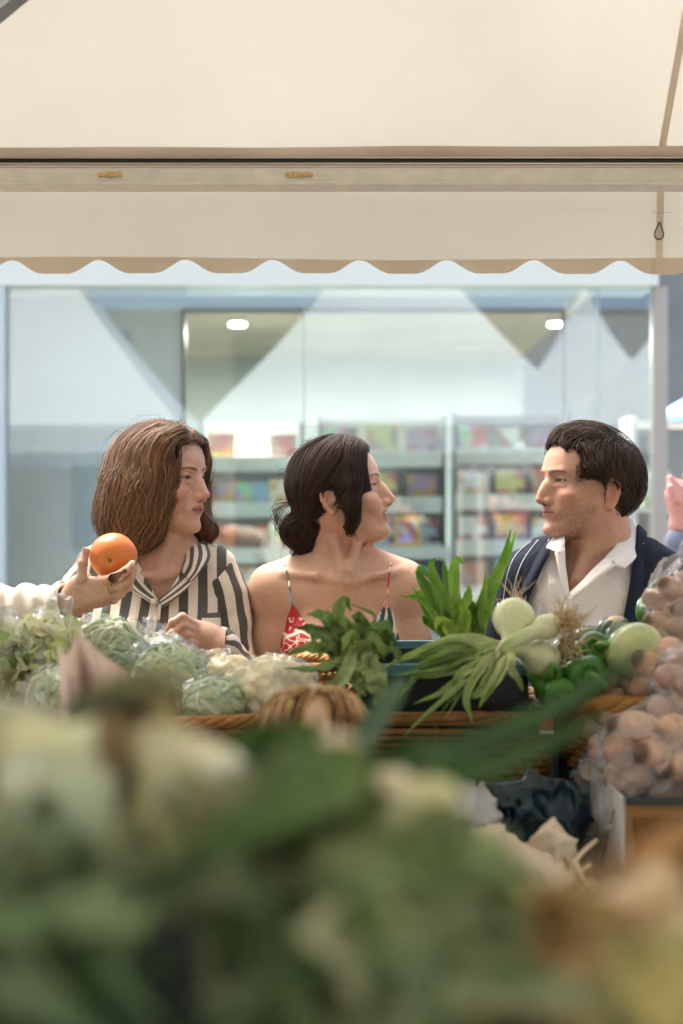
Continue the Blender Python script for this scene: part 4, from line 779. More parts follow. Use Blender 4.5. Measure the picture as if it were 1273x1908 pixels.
# ---------------- people ----------------
def _tab(rows):
    rows = sorted(rows); z = np.array([r[0] for r in rows], float); zz = np.arange(z[0], z[-1]+.5, .5)
    out = []
    kx = np.arange(-16, 17)*.5; g = np.exp(-(kx/3.0)**2); g /= g.sum()
    for c in range(1, len(rows[0])):
        v = np.interp(zz, z, [r[c] for r in rows]); v = np.convolve(np.pad(v, 16, mode='edge'), g, 'same')[16:-16]; out.append(v)
    return zz, out
HEADP = dict(
 f=dict(jaw=.93, chin=0, brow=0, nose=1.0, hook=0, tipup=2, lip=1.15, cheek=1.1, W=.96),
 m=dict(jaw=1.04, chin=2, brow=2.5, nose=1.15, hook=3, tipup=-1, lip=.8, cheek=.9, W=1.0))
def head_sdf(kind, smile=0.0, **over):
    q = dict(HEADP[kind]); q['slit'] = 3.5; q['earz'] = 0; q.update(over); S = Sdf(); mm = .001; j = q['jaw']; w_ = q['W']
    #      z    F    B    W
    rows = [(-121, 62, 40, 8), (-116, 78+q['chin'], 28, 22*j), (-110, 86+q['chin'], 18, 33*j), (-100, 89+q['chin'], 6, 43*j), (-90, 87, -4, 51*j), (-80, 84, -14, 57*j),
            (-70, 85.5, -30, 61*j), (-60, 86.5, -46, 64*j), (-48, 86, -62, 67), (-30, 84, -78, 69.5), (-12, 83, -90, 71.5), (0, 83.5, -95, 73), (12, 90+q['brow']*.6, -98, 74),
            (20, 93+q['brow'], -100, 75), (35, 92.5, -101, 75.5), (50, 89, -99, 74.5), (65, 83, -94, 71), (80, 72, -84, 64), (93, 56, -69, 53), (103, 36, -50, 38), (109, 10, -28, 20), (111, -8, -12, 4)]
    zz, (Fz, Bz, Wz) = _tab(rows)
    def base(p):
        z = p[...,2]/mm; F = np.interp(z, zz, Fz); B = np.interp(z, zz, Bz); Wd = np.interp(z, zz, Wz)*w_
        c = B+(F-B)*np.interp(z, [-120,-60,0,60,111], [.2,.30,.40,.48,.5]); y = p[...,1]/mm; x = np.abs(p[...,0]/mm)
        fr = y > c; ay = np.where(fr, F-c, c-B); e = np.where(fr, np.interp(z, [-120,-80,-20,60,111], [2.1,2.15,2.5,2.3,2.0]), 2.05)
        u = x/np.maximum(Wd, 1); v = np.abs(y-c)/np.maximum(ay, 1); N = (u**e+v**e+1e-9)**(1/e)
        Rr = np.sqrt(x*x+(y-c)**2); d = (N-1)*Rr/N
        out = np.maximum(z-111, -121-z); s = np.interp(z, [-121,-100,60,111], [.6,.95,.9,.45])
        return np.maximum(d*s, out*.7)*mm
    S.fn(base, (-.085,-.11,-.125), (.085,.10,.115), k=0)
    # cheekbones, brow ridge, chin
    for s in (-1, 1):
        S.ell((s*44*mm, 60*mm, -30*mm), (20*mm, 22*mm, 15*mm*q['cheek']), k=.020)
        S.cone((s*12*mm, 85*mm, 16*mm), (s*38*mm, 79*mm, 19*mm), (4+q['brow'])*mm, 4*mm, k=.012)
    S.ell((0, (78+q['chin'])*mm, -102*mm), (16*mm*j, 14*mm, 12*mm), k=.014)
    # eye sockets
    for s in (-1, 1):
        S.ell((s*31*mm, 91*mm, 0), (15*mm, 12*mm, 9.5*mm), k=.012, op='s')
        S.ell((s*31*mm, 69.5*mm, 0), (14.2*mm, 14.0*mm, 13.6*mm), k=.006)         # lids over the eyeball
        S.cone((s*20*mm, 83*mm, -11*mm), (s*42*mm, 76*mm, -11*mm), 1.6*mm, 1.6*mm, k=.006)   # lower lid fold
    # nose
    n = q['nose']; hk = q['hook']*mm; tz = q['tipup']*mm
    S.chain([(0, 86*mm, 6*mm), (0, 94*mm+hk, -10*mm), (0, 101*mm+hk*.8*n, -24*mm), (0, (103+6*n)*mm, -38*mm+tz)], [5*mm, 5.5*mm, 6.5*mm, 8.6*mm], k=.012)
    S.chain([(0, 80*mm, 6*mm), (0, 84*mm, -14*mm), (0, 86*mm, -38*mm)], [7*mm, 11*mm, 14.5*mm], k=.014)
    for s in (-1, 1):
        S.ell((s*11.5*mm*n, 95*mm, -42*mm+tz*.5), (7*mm, 9.5*mm, 7*mm), k=.007)
    S.cone((0, 104*mm, -46*mm), (0, 90*mm, -50*mm), 3.8*mm, 4*mm, k=.006)
    for s in (-1, 1): S.ell((s*6.5*mm*n, 100*mm, -50.5*mm+tz*.5), (3.2*mm, 5.5*mm, 3.4*mm), k=.003, op='s')
    # lips and mouth
    l = q['lip']; wx = 24+5*smile; up = 3.5*smile; back = 5*smile
    S.ell((0, 78*mm, -65*mm), (30*mm, 15*mm, 18*mm), k=.014)
    gap = 4.6*smile
    S.chain([(-wx*mm, (74-back)*mm, (-66+up)*mm), (-9*mm, (89.5-back*.3)*mm, (-61.5+gap*.5)*mm), (0, (91-back*.2)*mm, (-62.5+gap*.5)*mm), (9*mm, (89.5-back*.3)*mm, (-61.5+gap*.5)*mm), (wx*mm, (74-back)*mm, (-66+up)*mm)], [1.6*mm, 4.0*mm*l, 3.8*mm*l, 4.0*mm*l, 1.6*mm], k=.004)
    S.chain([(-wx*mm, (73-back)*mm, (-67+up)*mm), (-9*mm, (87.5-back*.3)*mm, (-71.5-gap)*mm), (9*mm, (87.5-back*.3)*mm, (-71.5-gap)*mm), (wx*mm, (73-back)*mm, (-67+up)*mm)], [1.5*mm, 4.4*mm*l, 4.4*mm*l, 1.5*mm], k=.004)
    if smile > .3:
        S.ell((0, 88*mm, (-66.5+up*.2)*mm), (22*mm, 18*mm, 5.0*mm), k=.0015, op='s')
        for s in (-1, 1): S.ell((s*36*mm, 72*mm, -44*mm), (14*mm, 14*mm, 14*mm), k=.016)
    else:
        for s in (-1, 1): S.cone((0, 95.5*mm, -66.7*mm), (s*(wx-1)*mm, 79*mm, (-66.4+up)*mm), 1.5*mm, 1.2*mm, k=.0015, op='s')
    # lid slits
    for s in (-1, 1):
        S.ell((s*31*mm, 84*mm, .3*mm), (12.2*mm, 9*mm, (q['slit']-smile*.6)*mm), k=.0008, op='s', M=rotm(y=-s*4, z=s*-10))
    # ears
    for s in (-1, 1):
        e = lambda y, z, o=0: np.array([s*(73.5*w_+o)*mm, (y*1.1-3)*mm, (z*1.15-7+q['earz'])*mm])
        S.chain([e(-2,-4,-1), e(-1,10,2), e(-8,19,4), e(-19,19,8), e(-26,9,9.5), e(-26,-5,8), e(-20,-18,5), e(-10,-31,2), e(-4,-30,0)], [2.6*mm,2.6*mm,3*mm,3.2*mm,3.2*mm,3*mm,3.4*mm,5*mm,4*mm], k=.003)
        S.ell(e(-12,-6,-2), (5*mm, 13*mm, 22*mm), k=.005, M=rotm(z=s*18))
        S.chain([e(-16,-16,4), e(-20,-4,6), e(-17,8,6)], [2.2*mm,2.2*mm,1.8*mm], k=.003)
        S.ell(e(-10,-7,5), (6*mm, 6.5*mm, 10*mm), k=.003, op='s')
        S.ell(e(0,-9,0), (4*mm, 3.5*mm, 5*mm), k=.004)
    return S
def head_color(P, kind, skin, lipc, brow=(.03,.018,.012), stubble=0, smile=0, browup=0):
    """P local head coords -> colours"""
    mm = .001; x, y, z = (P/mm).T; ax = np.abs(x); C = np.tile(np.array(skin), (len(P), 1)); nz = vnoise(P, 60, 1); nz2 = vnoise(P, 400, 2)
    C = C*(1+.05*nz+.03*nz2)[:, None]
    def blend(m, c): nonlocal C; m = np.clip(m, 0, 1)[:, None]; C = C*(1-m)+np.array(c)*m
    red = np.array(skin)*(1.05, .72, .66)
    blend(.55*np.exp(-((ax-44)/18)**2-((z+34)/18)**2)*(y > 20), red); blend(.5*np.exp(-(ax/14)**2-((z+38)/10)**2)*(y > 85), red)
    blend(.5*(ax > 72)*(y < 5)*(y > -40), red)
    blend(.25*np.exp(-((ax-31)/14)**2-((z+10)/5)**2)*(y > 50), np.array(skin)*(.75,.62,.6))
    wx = 24+5*smile; up = 3.5*smile; t = np.clip(ax/wx, 0, 1); g = 4.6*smile
    zt = -57.6+g*.4-1.2*np.exp(-(ax/2.5)**2)-8*t**2.2+up*t**2; zb = -76-g*1.1+9.0*t**2+up*t**2
    lip = sstep(zt+1.2-z, 0, 2)*sstep(z-zb+1.2, 0, 2)*(y > 62)*sstep(wx+1-ax, 0, 2.5); blend(lip*.85, lipc)
    blend(.9*np.exp(-((z+66.7-up*t*t-0)/1.1)**2)*(ax < wx)*(y > 66)*(smile < .3), (.06,.018,.014))
    blend((smile > .3)*lip*(y < 84-20*t*t)*np.exp(-((z+66.5)/4)**2), (.05,.012,.01))
    # brows: an arch
    tt = np.clip((ax-10)/38, 0, 1); zc = 16.0+browup+5.5*np.sin(tt*2.2)-2*tt; hw = (3.9-2.5*tt)*(1.35 if kind == 'm' else 1.05)
    bn = vnoise(P*np.array([1,1,.4]), 500, 3)
    blend(.97*np.exp(-((z-zc)/hw)**4)*(ax > 9)*(ax < 49)*(y > 40)*(.75+.35*bn), brow)
    # lash line round the lid opening
    r = ((ax-31)/13.2)**2+((z-.3)/(4.2-smile*.6))**2
    blend(.85*sstep(1.55-r, 0, .4)*(z > -.2)*(y > 70), (.02,.012,.01)); blend(.4*sstep(1.4-r, 0, .4)*(z <= -.2)*(y > 70), (.1,.04,.03))
    blend(.8*(((ax-7)/4)**2+((y-100)/6)**2 < 1)*(z < -44)*(z > -52), np.array(skin)*.18)
    if stubble:
        m = sstep(-44-z, 0, 10)*sstep(y-(-8-z*.25), 0, 14)
        m2 = np.exp(-((z+53)/6)**2)*(ax < 34)*(y > 60); m = np.clip(np.maximum(m*sstep(ax-20-.0*z, -40, 2)+0, m2), 0, 1)*(1-lip)
        cheek = np.exp(-((ax-42)/16)**2-((z+45)/12)**2); m = m*(1-.6*cheek)
        blend(stubble*m*(.55+.45*nz2), np.array(skin)*(.30,.27,.28))
    return C
SKIN = None
def skin_material():
    global SKIN
    if SKIN is None: SKIN = mat('skin', (1,1,1), rough=.55, attr=True, var=.09, vscale=140, bump=.14, bscale=900, sss=.12, sssr=(1,.38,.22), bdist=.0006, spec=.42)
    return SKIN
def eyeball(parent, c, r, gaze, iris=(.07,.035,.015)):
    g = np.asarray(gaze, float); g /= np.linalg.norm(g); a = np.cross(g, (0,0,1)); a /= np.linalg.norm(a); b = np.cross(a, g)
    nu, nv = 28, 30; V = []; C = []
    for j in range(nv):
        ph = math.pi*(j/(nv-1))
        for i in range(nu):
            th = 2*math.pi*i/nu; rr = r*(1+.05*math.exp(-(ph/.40)**4)); V.append(np.asarray(c)+rr*(g*math.cos(ph)+math.sin(ph)*(a*math.cos(th)+b*math.sin(th))))
            C.append((.008,.006,.005) if ph < .20 else (iris if ph < .50 else ((.03,.02,.015) if ph < .57 else (.34,.30,.27))))
    F = [(j*nu+i, j*nu+(i+1) % nu, (j+1)*nu+(i+1) % nu, (j+1)*nu+i) for j in range(nv-1) for i in range(nu)]
    if 'eye' not in bpy.data.materials: mat('eye', (1,1,1), rough=.22, attr=True, spec=.4)
    o = obj('eye', V, F, bpy.data.materials['eye'], parent, colors=np.array(C)); return o
def head_frame(T, yaw, pitch=0, roll=0, s=1.0):
    """forward = (sin yaw, -cos yaw); pitch>0 lifts the chin"""
    Rm = np.array(Matrix.Rotation(R(180+yaw), 3, 'Z')@Matrix.Rotation(R(pitch), 3, 'X')@Matrix.Rotation(R(roll), 3, 'Y'))
    return np.asarray(T, float), Rm, s
def H(fr, x, y, z): T, Rm, s = fr; return T+s*(Rm@(np.array([x, y, z])*.001))
def to_head(fr, P): T, Rm, s = fr; return (P-T)@Rm/s
# ------- hair -------
def hair_mat(name, c1, c2, rough=.55):
    m = bpy.data.materials.new(name); m.use_nodes = True; t = m.node_tree; n = t.nodes; L = t.links; b = n['Principled BSDF']
    a = n.new('ShaderNodeAttribute'); a.attribute_name = 'col'; sp = n.new('ShaderNodeSeparateColor'); L.new(a.outputs['Color'], sp.inputs[0])
    mx = n.new('ShaderNodeMix'); mx.data_type = 'RGBA'; mx.inputs[6].default_value = tuple(c1)+(1,); mx.inputs[7].default_value = tuple(c2)+(1,)
    L.new(sp.outputs[0], mx.inputs[0]); L.new(mx.outputs[2], b.inputs['Base Color']); b.inputs['Roughness'].default_value = rough; b.inputs['Specular IOR Level'].default_value = .17
    b.inputs['Sheen Weight'].default_value = .1
    return m
def sdf_at(S, P):
    D = np.full(len(P), .06)
    for op, k, lo, hi, f in S.L:
        v = f(P); D = smin(D, v, k) if op == 'u' else -smin(-D, v, k)
    return D
def sdf_grad(S, P, e=.002):
    g = np.stack([sdf_at(S, P+np.eye(3)[q]*e)-sdf_at(S, P-np.eye(3)[q]*e) for q in range(3)], -1); return g/(np.linalg.norm(g, axis=1)[:, None]+1e-9)
def strands(S, roots, dirfn, steps, step, width, lift=.001, wave=.0, wfreq=30, seed=0, clump=0, lens=None, hug=1.0, ends=0.0, grav=0):
    """grow ribbons that follow the surface of S; returns V,F,C"""
    rs = np.random.RandomState(seed); P = np.array(roots, float); N = len(P); path = [P.copy()]; lift = lift*(.2+rs.rand(N)*1.6)
    lens = np.full(N, 1.0) if lens is None else lens; ph = vnoise(P, 45, 5)*3; prev = None
    for i in range(steps):
        n = sdf_grad(S, P); d = dirfn(P, i/steps, n); d = d-(d*n).sum(1)[:, None]*n*hug; d /= np.linalg.norm(d, axis=1)[:, None]+1e-9
        if prev is not None: d = d*.6+prev*.4; d /= np.linalg.norm(d, axis=1)[:, None]+1e-9
        prev = d
        sd = np.cross(d, n); off = wave*np.sin(ph+i*step*wfreq+rs.rand(1)*0)[:, None]*sd
        P = P+(d*step+off*step)*lens[:, None]
        P = P-(sdf_at(S, P)-lift)[:, None]*n*hug
        path.append(P.copy())
    path = np.array(path)                                      # steps+1,N,3
    nrm = np.array([sdf_grad(S, q) for q in path[::max(1, steps//6)]]); ii = np.minimum((np.arange(steps+1)/max(1, steps//6)).astype(int), len(nrm)-1); nrm = nrm[ii]
    T = np.gradient(path, axis=0); sd = np.cross(T, nrm); sd /= np.linalg.norm(sd, axis=2)[:, :, None]+1e-9
    jit = rs.normal(size=(1, N, 1))*.5; sd = sd+nrm*jit; sd /= np.linalg.norm(sd, axis=2)[:, :, None]
    t = np.linspace(0, 1, steps+1)[:, None, None]; w = width*(.5+rs.rand(1, N, 1))*np.clip(1.15-t**3, .1, 1)*np.minimum(1, t*6+.3)
    A = path-sd*w*.5; B = path+sd*w*.5; V = np.stack([A, B], 2)  # steps+1,N,2,3
    idx = np.arange((steps+1)*N*2).reshape(steps+1, N, 2); F = np.stack([idx[:-1,:,0], idx[:-1,:,1], idx[1:,:,1], idx[1:,:,0]], -1).reshape(-1, 4)
    tone = np.clip(.36+.38*vnoise(path[0]*np.array([1,1,.4]), 48, 9)+.25*vnoise(path[0]*np.array([1,1,.4]), 130, 19)+rs.normal(size=N)*.18, 0, 1); C = np.repeat(np.clip(tone[None]+ends*t[:, :, 0]**2, 0, 1)[:, :, None], 2, 2)
    return V.reshape(-1, 3), F, np.repeat(C.reshape(-1, 1), 3, 1)
def hair_object(name, parent, m, parts):
    V = []; F = []; C = []; o = 0
    for v, f, c in parts: V.append(v); F.append(f+o); C.append(c); o += len(v)
    return obj(name, np.vstack(V), np.vstack(F), m, parent, colors=np.vstack(C))
def surf_points(V, F, n, seed=0, mask=None):
    rs = np.random.RandomState(seed); ok = np.arange(len(V)) if mask is None else np.nonzero(mask)[0]
    return V[rs.choice(ok, n)]+rs.normal(size=(n, 3))*.001
# ------- hands -------
def finger(S, P, r0, k=.0022):
    P = [np.asarray(p) for p in P]; n = len(P); r0 = r0*.93; rr = [r0*(1-.10*i) for i in range(n)]
    S.cone(P[0], P[0]*.72+P[1]*.28, rr[0], rr[0]*.97, .007); S.chain(P, rr, k=k)
    for i in range(1, n-1): S.ell(P[i], (rr[i]*1.08,)*3, k=.003)
    tip = P[-1]; d = tip-P[-2]; d = d/np.linalg.norm(d); S.ell(tip+d*rr[-1]*.15, (rr[-1]*.98,)*3, k=.002)
def legs_part(parent, name, m, cx, cy, ztop, dx=.09, r=.085, shoe=True, spread=.1):
    S = Sdf(); S.ell((cx, cy, ztop-.02), (.165, .115, .12), k=.05)
    for s in (-1, 1): S.chain([(cx+s*dx, cy, ztop-.1), (cx+s*spread, cy-.01, .48), (cx+s*spread, cy+.02, .08)], [r, .062, .055], k=.05)
    V, F = S.mesh((cx-.25, cy-.2, .05), (cx+.25, cy+.2, ztop+.1), .012, disp=lambda p: fold(p, 9, .006, 4, (1,1,.5)))
    obj(name, V, F, m, parent)
    if shoe:
        for s in (-1, 1):
            S = Sdf(); S.chain([(cx+s*spread, cy+.03, .045), (cx+s*(spread+.01), cy-.08, .035), (cx+s*(spread+.015), cy-.16, .03)], [.038, .04, .034], k=.02)
            V, F = S.mesh((cx+s*spread-.08, cy-.25, .0), (cx+s*spread+.08, cy+.1, .11), .008); obj('shoe', V, F, M_shoe, parent)
M_shoe = mat('shoe leather', (.03,.025,.02), rough=.4)
M_denim = mat('blue denim', srgb('#2c3e57'), rough=.85, var=.3, vscale=90, bump=.3, bscale=400)
LIP = (.36,.12,.11)
def skin_body(person, S, patches, fr, kind, skin, lipc, **kw):
    parts = []
    for lo, hi, h in patches:
        V, F = S.mesh(lo, hi, h); parts.append((V, F))
    V, F = join(parts); L = to_head(fr, V); C = np.tile(np.array(skin), (len(V), 1))*(1+.05*vnoise(V, 40, 1))[:, None]
    m = (L[:, 2] > -.145) & (np.linalg.norm(L, axis=1) < .17)
    C[m] = head_color(L[m], kind, skin, lipc, **kw)
    return V, F, C
# =====================================================================
# woman on the left, striped shirt
# =====================================================================
def person_striped():
    Y0 = 2.86; J = lambda x, y, d=0: at(x, y, Y0+d)
    hd = J(303, 890, .0); fr = head_frame(hd, 64, -1, 0, .945)
    root = thing('person', 'woman with wavy shoulder-length brown hair in a striped shirt, facing right', 'person', (hd[0], Y0+.03, 0), 'customers at the stall')
    skin = (.60,.365,.265)
    S = Sdf(); S.tf(*fr, head_sdf('f', lip=1.25, nose=.86, hook=-2.5, tipup=3, brow=-1.5))
    S.chain([H(fr, 0, -22, -50), J(306, 1000, .03), J(300, 1060, .03)], [.052, .048, .056], k=.03)
    S.cone(J(300, 1040, .02), J(200, 1062, .03), .04, .03, k=.05); S.cone(J(300, 1040, .02), J(395, 1055, .03), .04, .03, k=.05)
    S.ell(J(292, 1130, .03), (.145, .085, .12), k=.04)
    for s in (-1, 1): S.cone(J(290+s*12, 1072, -.055), J(290+s*90, 1062, -.01), .006, .007, k=.02)
    S.cone(J(318, 985, -.02), J(298, 1072, -.05), .011, .009, k=.015)
    # her left forearm and hand (right of picture), knuckles up, fingers to the left
    d = -.20
    S.chain([J(452, 1265, -.05), J(414, 1208, d), J(396, 1190, d)], [.036, .0262, .0235], k=.02)
    S.ell(J(372, 1180, d), (.032, .016, .024), k=.02, M=rotm(y=22)); S.ell(J(384, 1190, d), (.026, .017, .022), k=.015)
    finger(S, [J(362, 1165, d-.012), J(340, 1150, d-.03), J(322, 1160, d-.035), J(312, 1176, d-.03)], .0098)
    finger(S, [J(366, 1176, d-.012), J(342, 1166, d-.034), J(322, 1180, d-.042), J(306, 1190, d-.04)], .0098)
    finger(S, [J(370, 1188, d-.010), J(346, 1182, d-.034), J(328, 1194, d-.040), J(318, 1203, d-.036)], .0094)
    finger(S, [J(376, 1198, d-.008), J(354, 1196, d-.030), J(338, 1206, d-.034), J(330, 1212, d-.030)], .0084)
    finger(S, [J(388, 1176, d+.01), J(352, 1158, d+.02), J(326, 1172, d+.01), J(310, 1184, d+.0)], .0102)
    # her right hand, mostly behind the bags
    S.chain([J(150, 1270, -.05), J(230, 1225, d), J(252, 1212, d)], [.034, .024, .023], k=.02)
    S.ell(J(266, 1206, d), (.030, .016, .022), k=.02)
    for i in range(4): finger(S, [J(274, 1198+i*9, d-.01), J(288, 1192+i*8, d-.03), J(300, 1198+i*7, d-.03), J(308, 1203+i*6, d-.03)], .0088)
    h = hd
    patches = [(h-(.13,.13,.155), h+(.13,.13,.13), .0016), ((h[0]-.22, Y0-.12, J(0,1150)[2]), (h[0]+.2, Y0+.16, h[2]-.15), .003),
               (J(300,1240,d-.06), J(425,1135,d+.05), .0018), (J(240,1250,d-.06), J(318,1180,d+.05), .002)]
    V, F, C = skin_body(root, S, patches, fr, 'f', skin, LIP, browup=0)
    kn = np.zeros(len(V))
    obj('body', V, F, skin_material(), root, colors=C)
    for s in (-1, 1): eyeball(root, H(fr, s*31, 69.5, 0), .0125*fr[2], fr[1]@np.array([-.12*0+.0, 1, -.02]))
    # ---- shirt ----
    T = Sdf()
    T.ell(J(290, 1180, .04), (.165, .10, .20), k=.04); T.ell(J(290, 1120, .03), (.15, .09, .10), k=.05)
    T.cone(J(300, 1040, .03), J(182, 1064, .03), .045, .042, k=.05); T.cone(J(300, 1040, .03), J(398, 1058, .03), .045, .042, k=.05)
    T.cone(J(300, 1040, .04), J(295, 1080, .04), .065, .08, k=.03)
    T.ell(J(240, 1215, -.06), (.06,.05,.055), k=.06); T.ell(J(345, 1215, -.06), (.06,.05,.055), k=.06)
    T.cone(J(288, 1240, .05), J(288, 1420, .05), .14, .15, k=.08)
    lo = J(288, 1440, 0)-(.28,.16,0); hi = J(288, 985, 0)+(.28,.24,0)
    V, F = T.mesh(lo, hi, .004, disp=lambda p: fold(p, 11, .008, 8, (1.5,1,.45)))
    V = smooth_mesh(V, F, 2)
    # V opening
    zn = J(0, 1122, 0)[2]; nx = J(297, 0, -.07)[0]; zt = J(0, 1040, 0)[2]
    def gcut(V):
        wv = (zn-V[:, 2])*.9+np.abs(V[:, 0]-nx-.003)/((zt-zn)/.052)*1.0*((zt-zn)/.052)
        half = (V[:, 2]-zn)/(zt-zn)*.052; g1 = np.abs(V[:, 0]-nx-.003)-half; g1 = np.where(V[:, 1] < Y0+.02, g1, .02)
        g2 = np.maximum(J(0, 1034, 0)[2]-V[:, 2], np.abs(V[:, 0]-h[0])-.07); return np.minimum(g1, g2)
    V, F = cutf(V, F, gcut, .004)
    u = (V[:, 0]-nx)+np.where(V[:, 0] < nx, -.10, .02)*(V[:, 2]-zn)+.004*vnoise(V, 8, 3)
    stripe_cols = lambda u: np.where((((u/.0375) % 1) < .5)[:, None], np.array(srgb('#5b5a4f')), np.array(srgb('#dccbb6')))
    mstripe = bpy.data.materials.new('striped cotton'); mstripe.use_nodes = True; t = mstripe.node_tree; n = t.nodes; L = t.links; b = n['Principled BSDF']
    a = n.new('ShaderNodeAttribute'); a.attribute_name = 'col'; sp = n.new('ShaderNodeSeparateColor'); L.new(a.outputs['Color'], sp.inputs[0])
    mu = n.new('ShaderNodeMath'); mu.operation = 'MULTIPLY'; mu.inputs[1].default_value = 1/.0375; L.new(sp.outputs[0], mu.inputs[0])
    fr_ = n.new('ShaderNodeMath'); fr_.operation = 'FRACT'; L.new(mu.outputs[0], fr_.inputs[0])
    gt = n.new('ShaderNodeMath'); gt.operation = 'GREATER_THAN'; gt.inputs[1].default_value = .5; L.new(fr_.outputs[0], gt.inputs[0])
    mx = n.new('ShaderNodeMix'); mx.data_type = 'RGBA'; mx.inputs[6].default_value = srgb('#4f4e44')+(1,); mx.inputs[7].default_value = srgb('#e6d8c6')+(1,)
    L.new(gt.outputs[0], mx.inputs[0]); L.new(mx.outputs[2], b.inputs['Base Color']); b.inputs['Roughness'].default_value = .75; b.inputs['Sheen Weight'].default_value = .2
    tc = n.new('ShaderNodeTexCoord'); nb = n.new('ShaderNodeTexNoise'); nb.inputs['Scale'].default_value = 500; L.new(tc.outputs['Object'], nb.inputs[0]); bp = n.new('ShaderNodeBump'); bp.inputs['Strength'].default_value = .25; bp.inputs['Distance'].default_value = .001; L.new(nb.outputs[0], bp.inputs['Height']); L.new(bp.outputs[0], b.inputs['Normal'])
    enc = lambda u: np.stack([u+1.5, u*0, u*0], 1)
    shirt = obj('shirt', V, F, mstripe, root, colors=enc(u))
    def sheet(name, grid_px, th=.003, uoff=0, us=1, parent=shirt, m=None):
        """grid of (px,py,d) rows -> thin solid cloth; stripes run across its rows"""
        G = np.array([[J(*p) for p in row] for row in grid_px]); nu, nv = G.shape[:2]
        Gs = np.array([bez(list(r_), 14) for r_ in G]); Gs = np.array([bez(list(Gs[:, j]), 10) for j in range(Gs.shape[1])])
        V1, F1 = grid_mesh(Gs); nr = vnormals(V1, F1); off = nr*th*.5; Vb = np.vstack([V1+off, V1-off]); N = len(V1)
        edge = []; a_, b_ = Gs.shape[:2]; idx = np.arange(N).reshape(a_, b_); ring = list(idx[0])+list(idx[1:, -1])+list(idx[-1, ::-1][1:])+list(idx[::-1, 0][1:-1])
        for i in range(len(ring)): p, q = ring[i], ring[(i+1) % len(ring)]; edge.append((p, p+N, q+N, q))
        Fb = np.vstack([F1[:, ::-1], F1+N, np.array(edge)])
        al = np.linspace(0, 1, a_)[:, None]*us+0*np.zeros((1, b_)); uu = (al+uoff).ravel()
        return obj(name, Vb, Fb, m or mstripe, parent, colors=enc(np.concatenate([uu, uu])))
    # collar and lapels (notched): right side of the picture
    sheet('lapel', [[(352,1062,-.05),(362,1078,-.07),(362,1082,-.075)], [(335,1082,-.062),(340,1096,-.085),(346,1100,-.085)], [(316,1102,-.072),(318,1112,-.09),(322,1120,-.092)], [(298,1118,-.08),(299,1124,-.09),(301,1132,-.092)]], us=.0375*2.4, uoff=.005)
    sheet('collar', [[(342,1010,.02),(365,1012,.0),(388,1018,-.015)], [(345,1022,-.01),(368,1034,-.045),(392,1040,-.045)], [(345,1042,-.035),(362,1062,-.07),(372,1068,-.072)], [(338,1062,-.045),(350,1080,-.075),(357,1084,-.078)]], us=.0375*3.1, uoff=.012)
    sheet('lapel', [[(252,1062,-.05),(240,1078,-.07),(232,1080,-.075)], [(262,1080,-.062),(252,1096,-.08),(246,1100,-.085)], [(278,1100,-.072),(270,1110,-.085),(268,1114,-.09)], [(295,1118,-.08),(293,1124,-.09),(292,1131,-.092)]], us=.0375*2.0, uoff=.024)
    sheet('collar', [[(250,1005,.03),(222,1012,.02),(200,1020,.0)], [(250,1025,-.01),(220,1040,-.04),(198,1048,-.045)], [(254,1048,-.04),(236,1072,-.065),(222,1074,-.07)]], us=.0375*3, uoff=.012)
    sheet('pocket', [[(366,1142,-.072),(366,1160,-.085),(366,1185,-.095)], [(388,1143,-.062),(388,1160,-.075),(388,1185,-.085)], [(410,1141,-.045),(411,1160,-.055),(411,1185,-.065)]], us=.045, uoff=.006, th=.003)
    mb = MB(); c = J(287, 1121, -.096)
    mb.tube([c, c+(0, -.003, 0)], [.0065, .0062], 20, (.7,.66,.58)); mb.build('button', mat('shell button', srgb('#e6dccb'), rough=.3), shirt)
    pk = [[(297+i*1.2*0-i*1.0, 1126+i*14, -.092-.004*i*.3), (300-i*1.0, 1126+i*14, -.094-.0012*i)] for i in range(7)]
    sheet('placket', pk, us=.0, uoff=.026)
    # sleeves: tubes with folds, stripes along the arm
    def sleeve(P, r, flat=1, uo=0, end=True, seed=0):
        n = 46; C_ = bez(P, n-1); rr = np.interp(np.linspace(0, 1, n), np.linspace(0, 1, len(r)), r); rr[-1] *= .62; rr[-2] *= .98; seg = 56
        V1, F1 = tube_mesh(C_, rr, seg, caps=False, up=(0,1,0)); V1 = V1.reshape(n, seg, 3); cen = C_[:, None]
        out = V1-cen; ln = np.linalg.norm(out, axis=2, keepdims=True); dn = fold(V1+seed, 14, .010, 3, (1,1,.8)); V1 = cen+out/ln*(ln+dn[..., None])
        th = np.arange(seg)/seg; per = .0375*np.maximum(4, np.round(2*np.pi*np.mean(rr)/.0375)); uu = np.tile(th*per+uo, (n, 1))+.003*vnoise(V1, 12, 6)
        # seam column repeats
        V2 = np.concatenate([V1, V1[:, :1]], 1); u2 = np.concatenate([uu, uu[:, :1]+per], 1); Vg, Fg = grid_mesh(V2); nr = vnormals(Vg, Fg); 
        N = len(Vg); return obj('sleeve', np.vstack([Vg, Vg-(Vg-np.repeat(C_, seg+1, 0))*.06]), np.vstack([Fg, Fg[:, ::-1]+N]), mstripe, shirt, colors=enc(np.concatenate([u2.ravel(), u2.ravel()])))
    sleeve([J(394,1066,.03), J(412,1110,.02), J(424,1180,.01), J(432,1240,-.02), J(425,1240,-.10), J(404,1200,-.192)], [.048,.052,.048,.050,.044,.034], uo=.01)
    sleeve([J(188,1066,.03), J(158,1110,.02), J(146,1180,.01), J(148,1255,-.02), J(185,1255,-.10), J(240,1222,-.19)], [.048,.052,.048,.050,.044,.034], uo=.02, seed=4)
    legs_part(root, 'trousers', M_denim, h[0]-.01, Y0+.05, J(0,1440)[2]+.03)
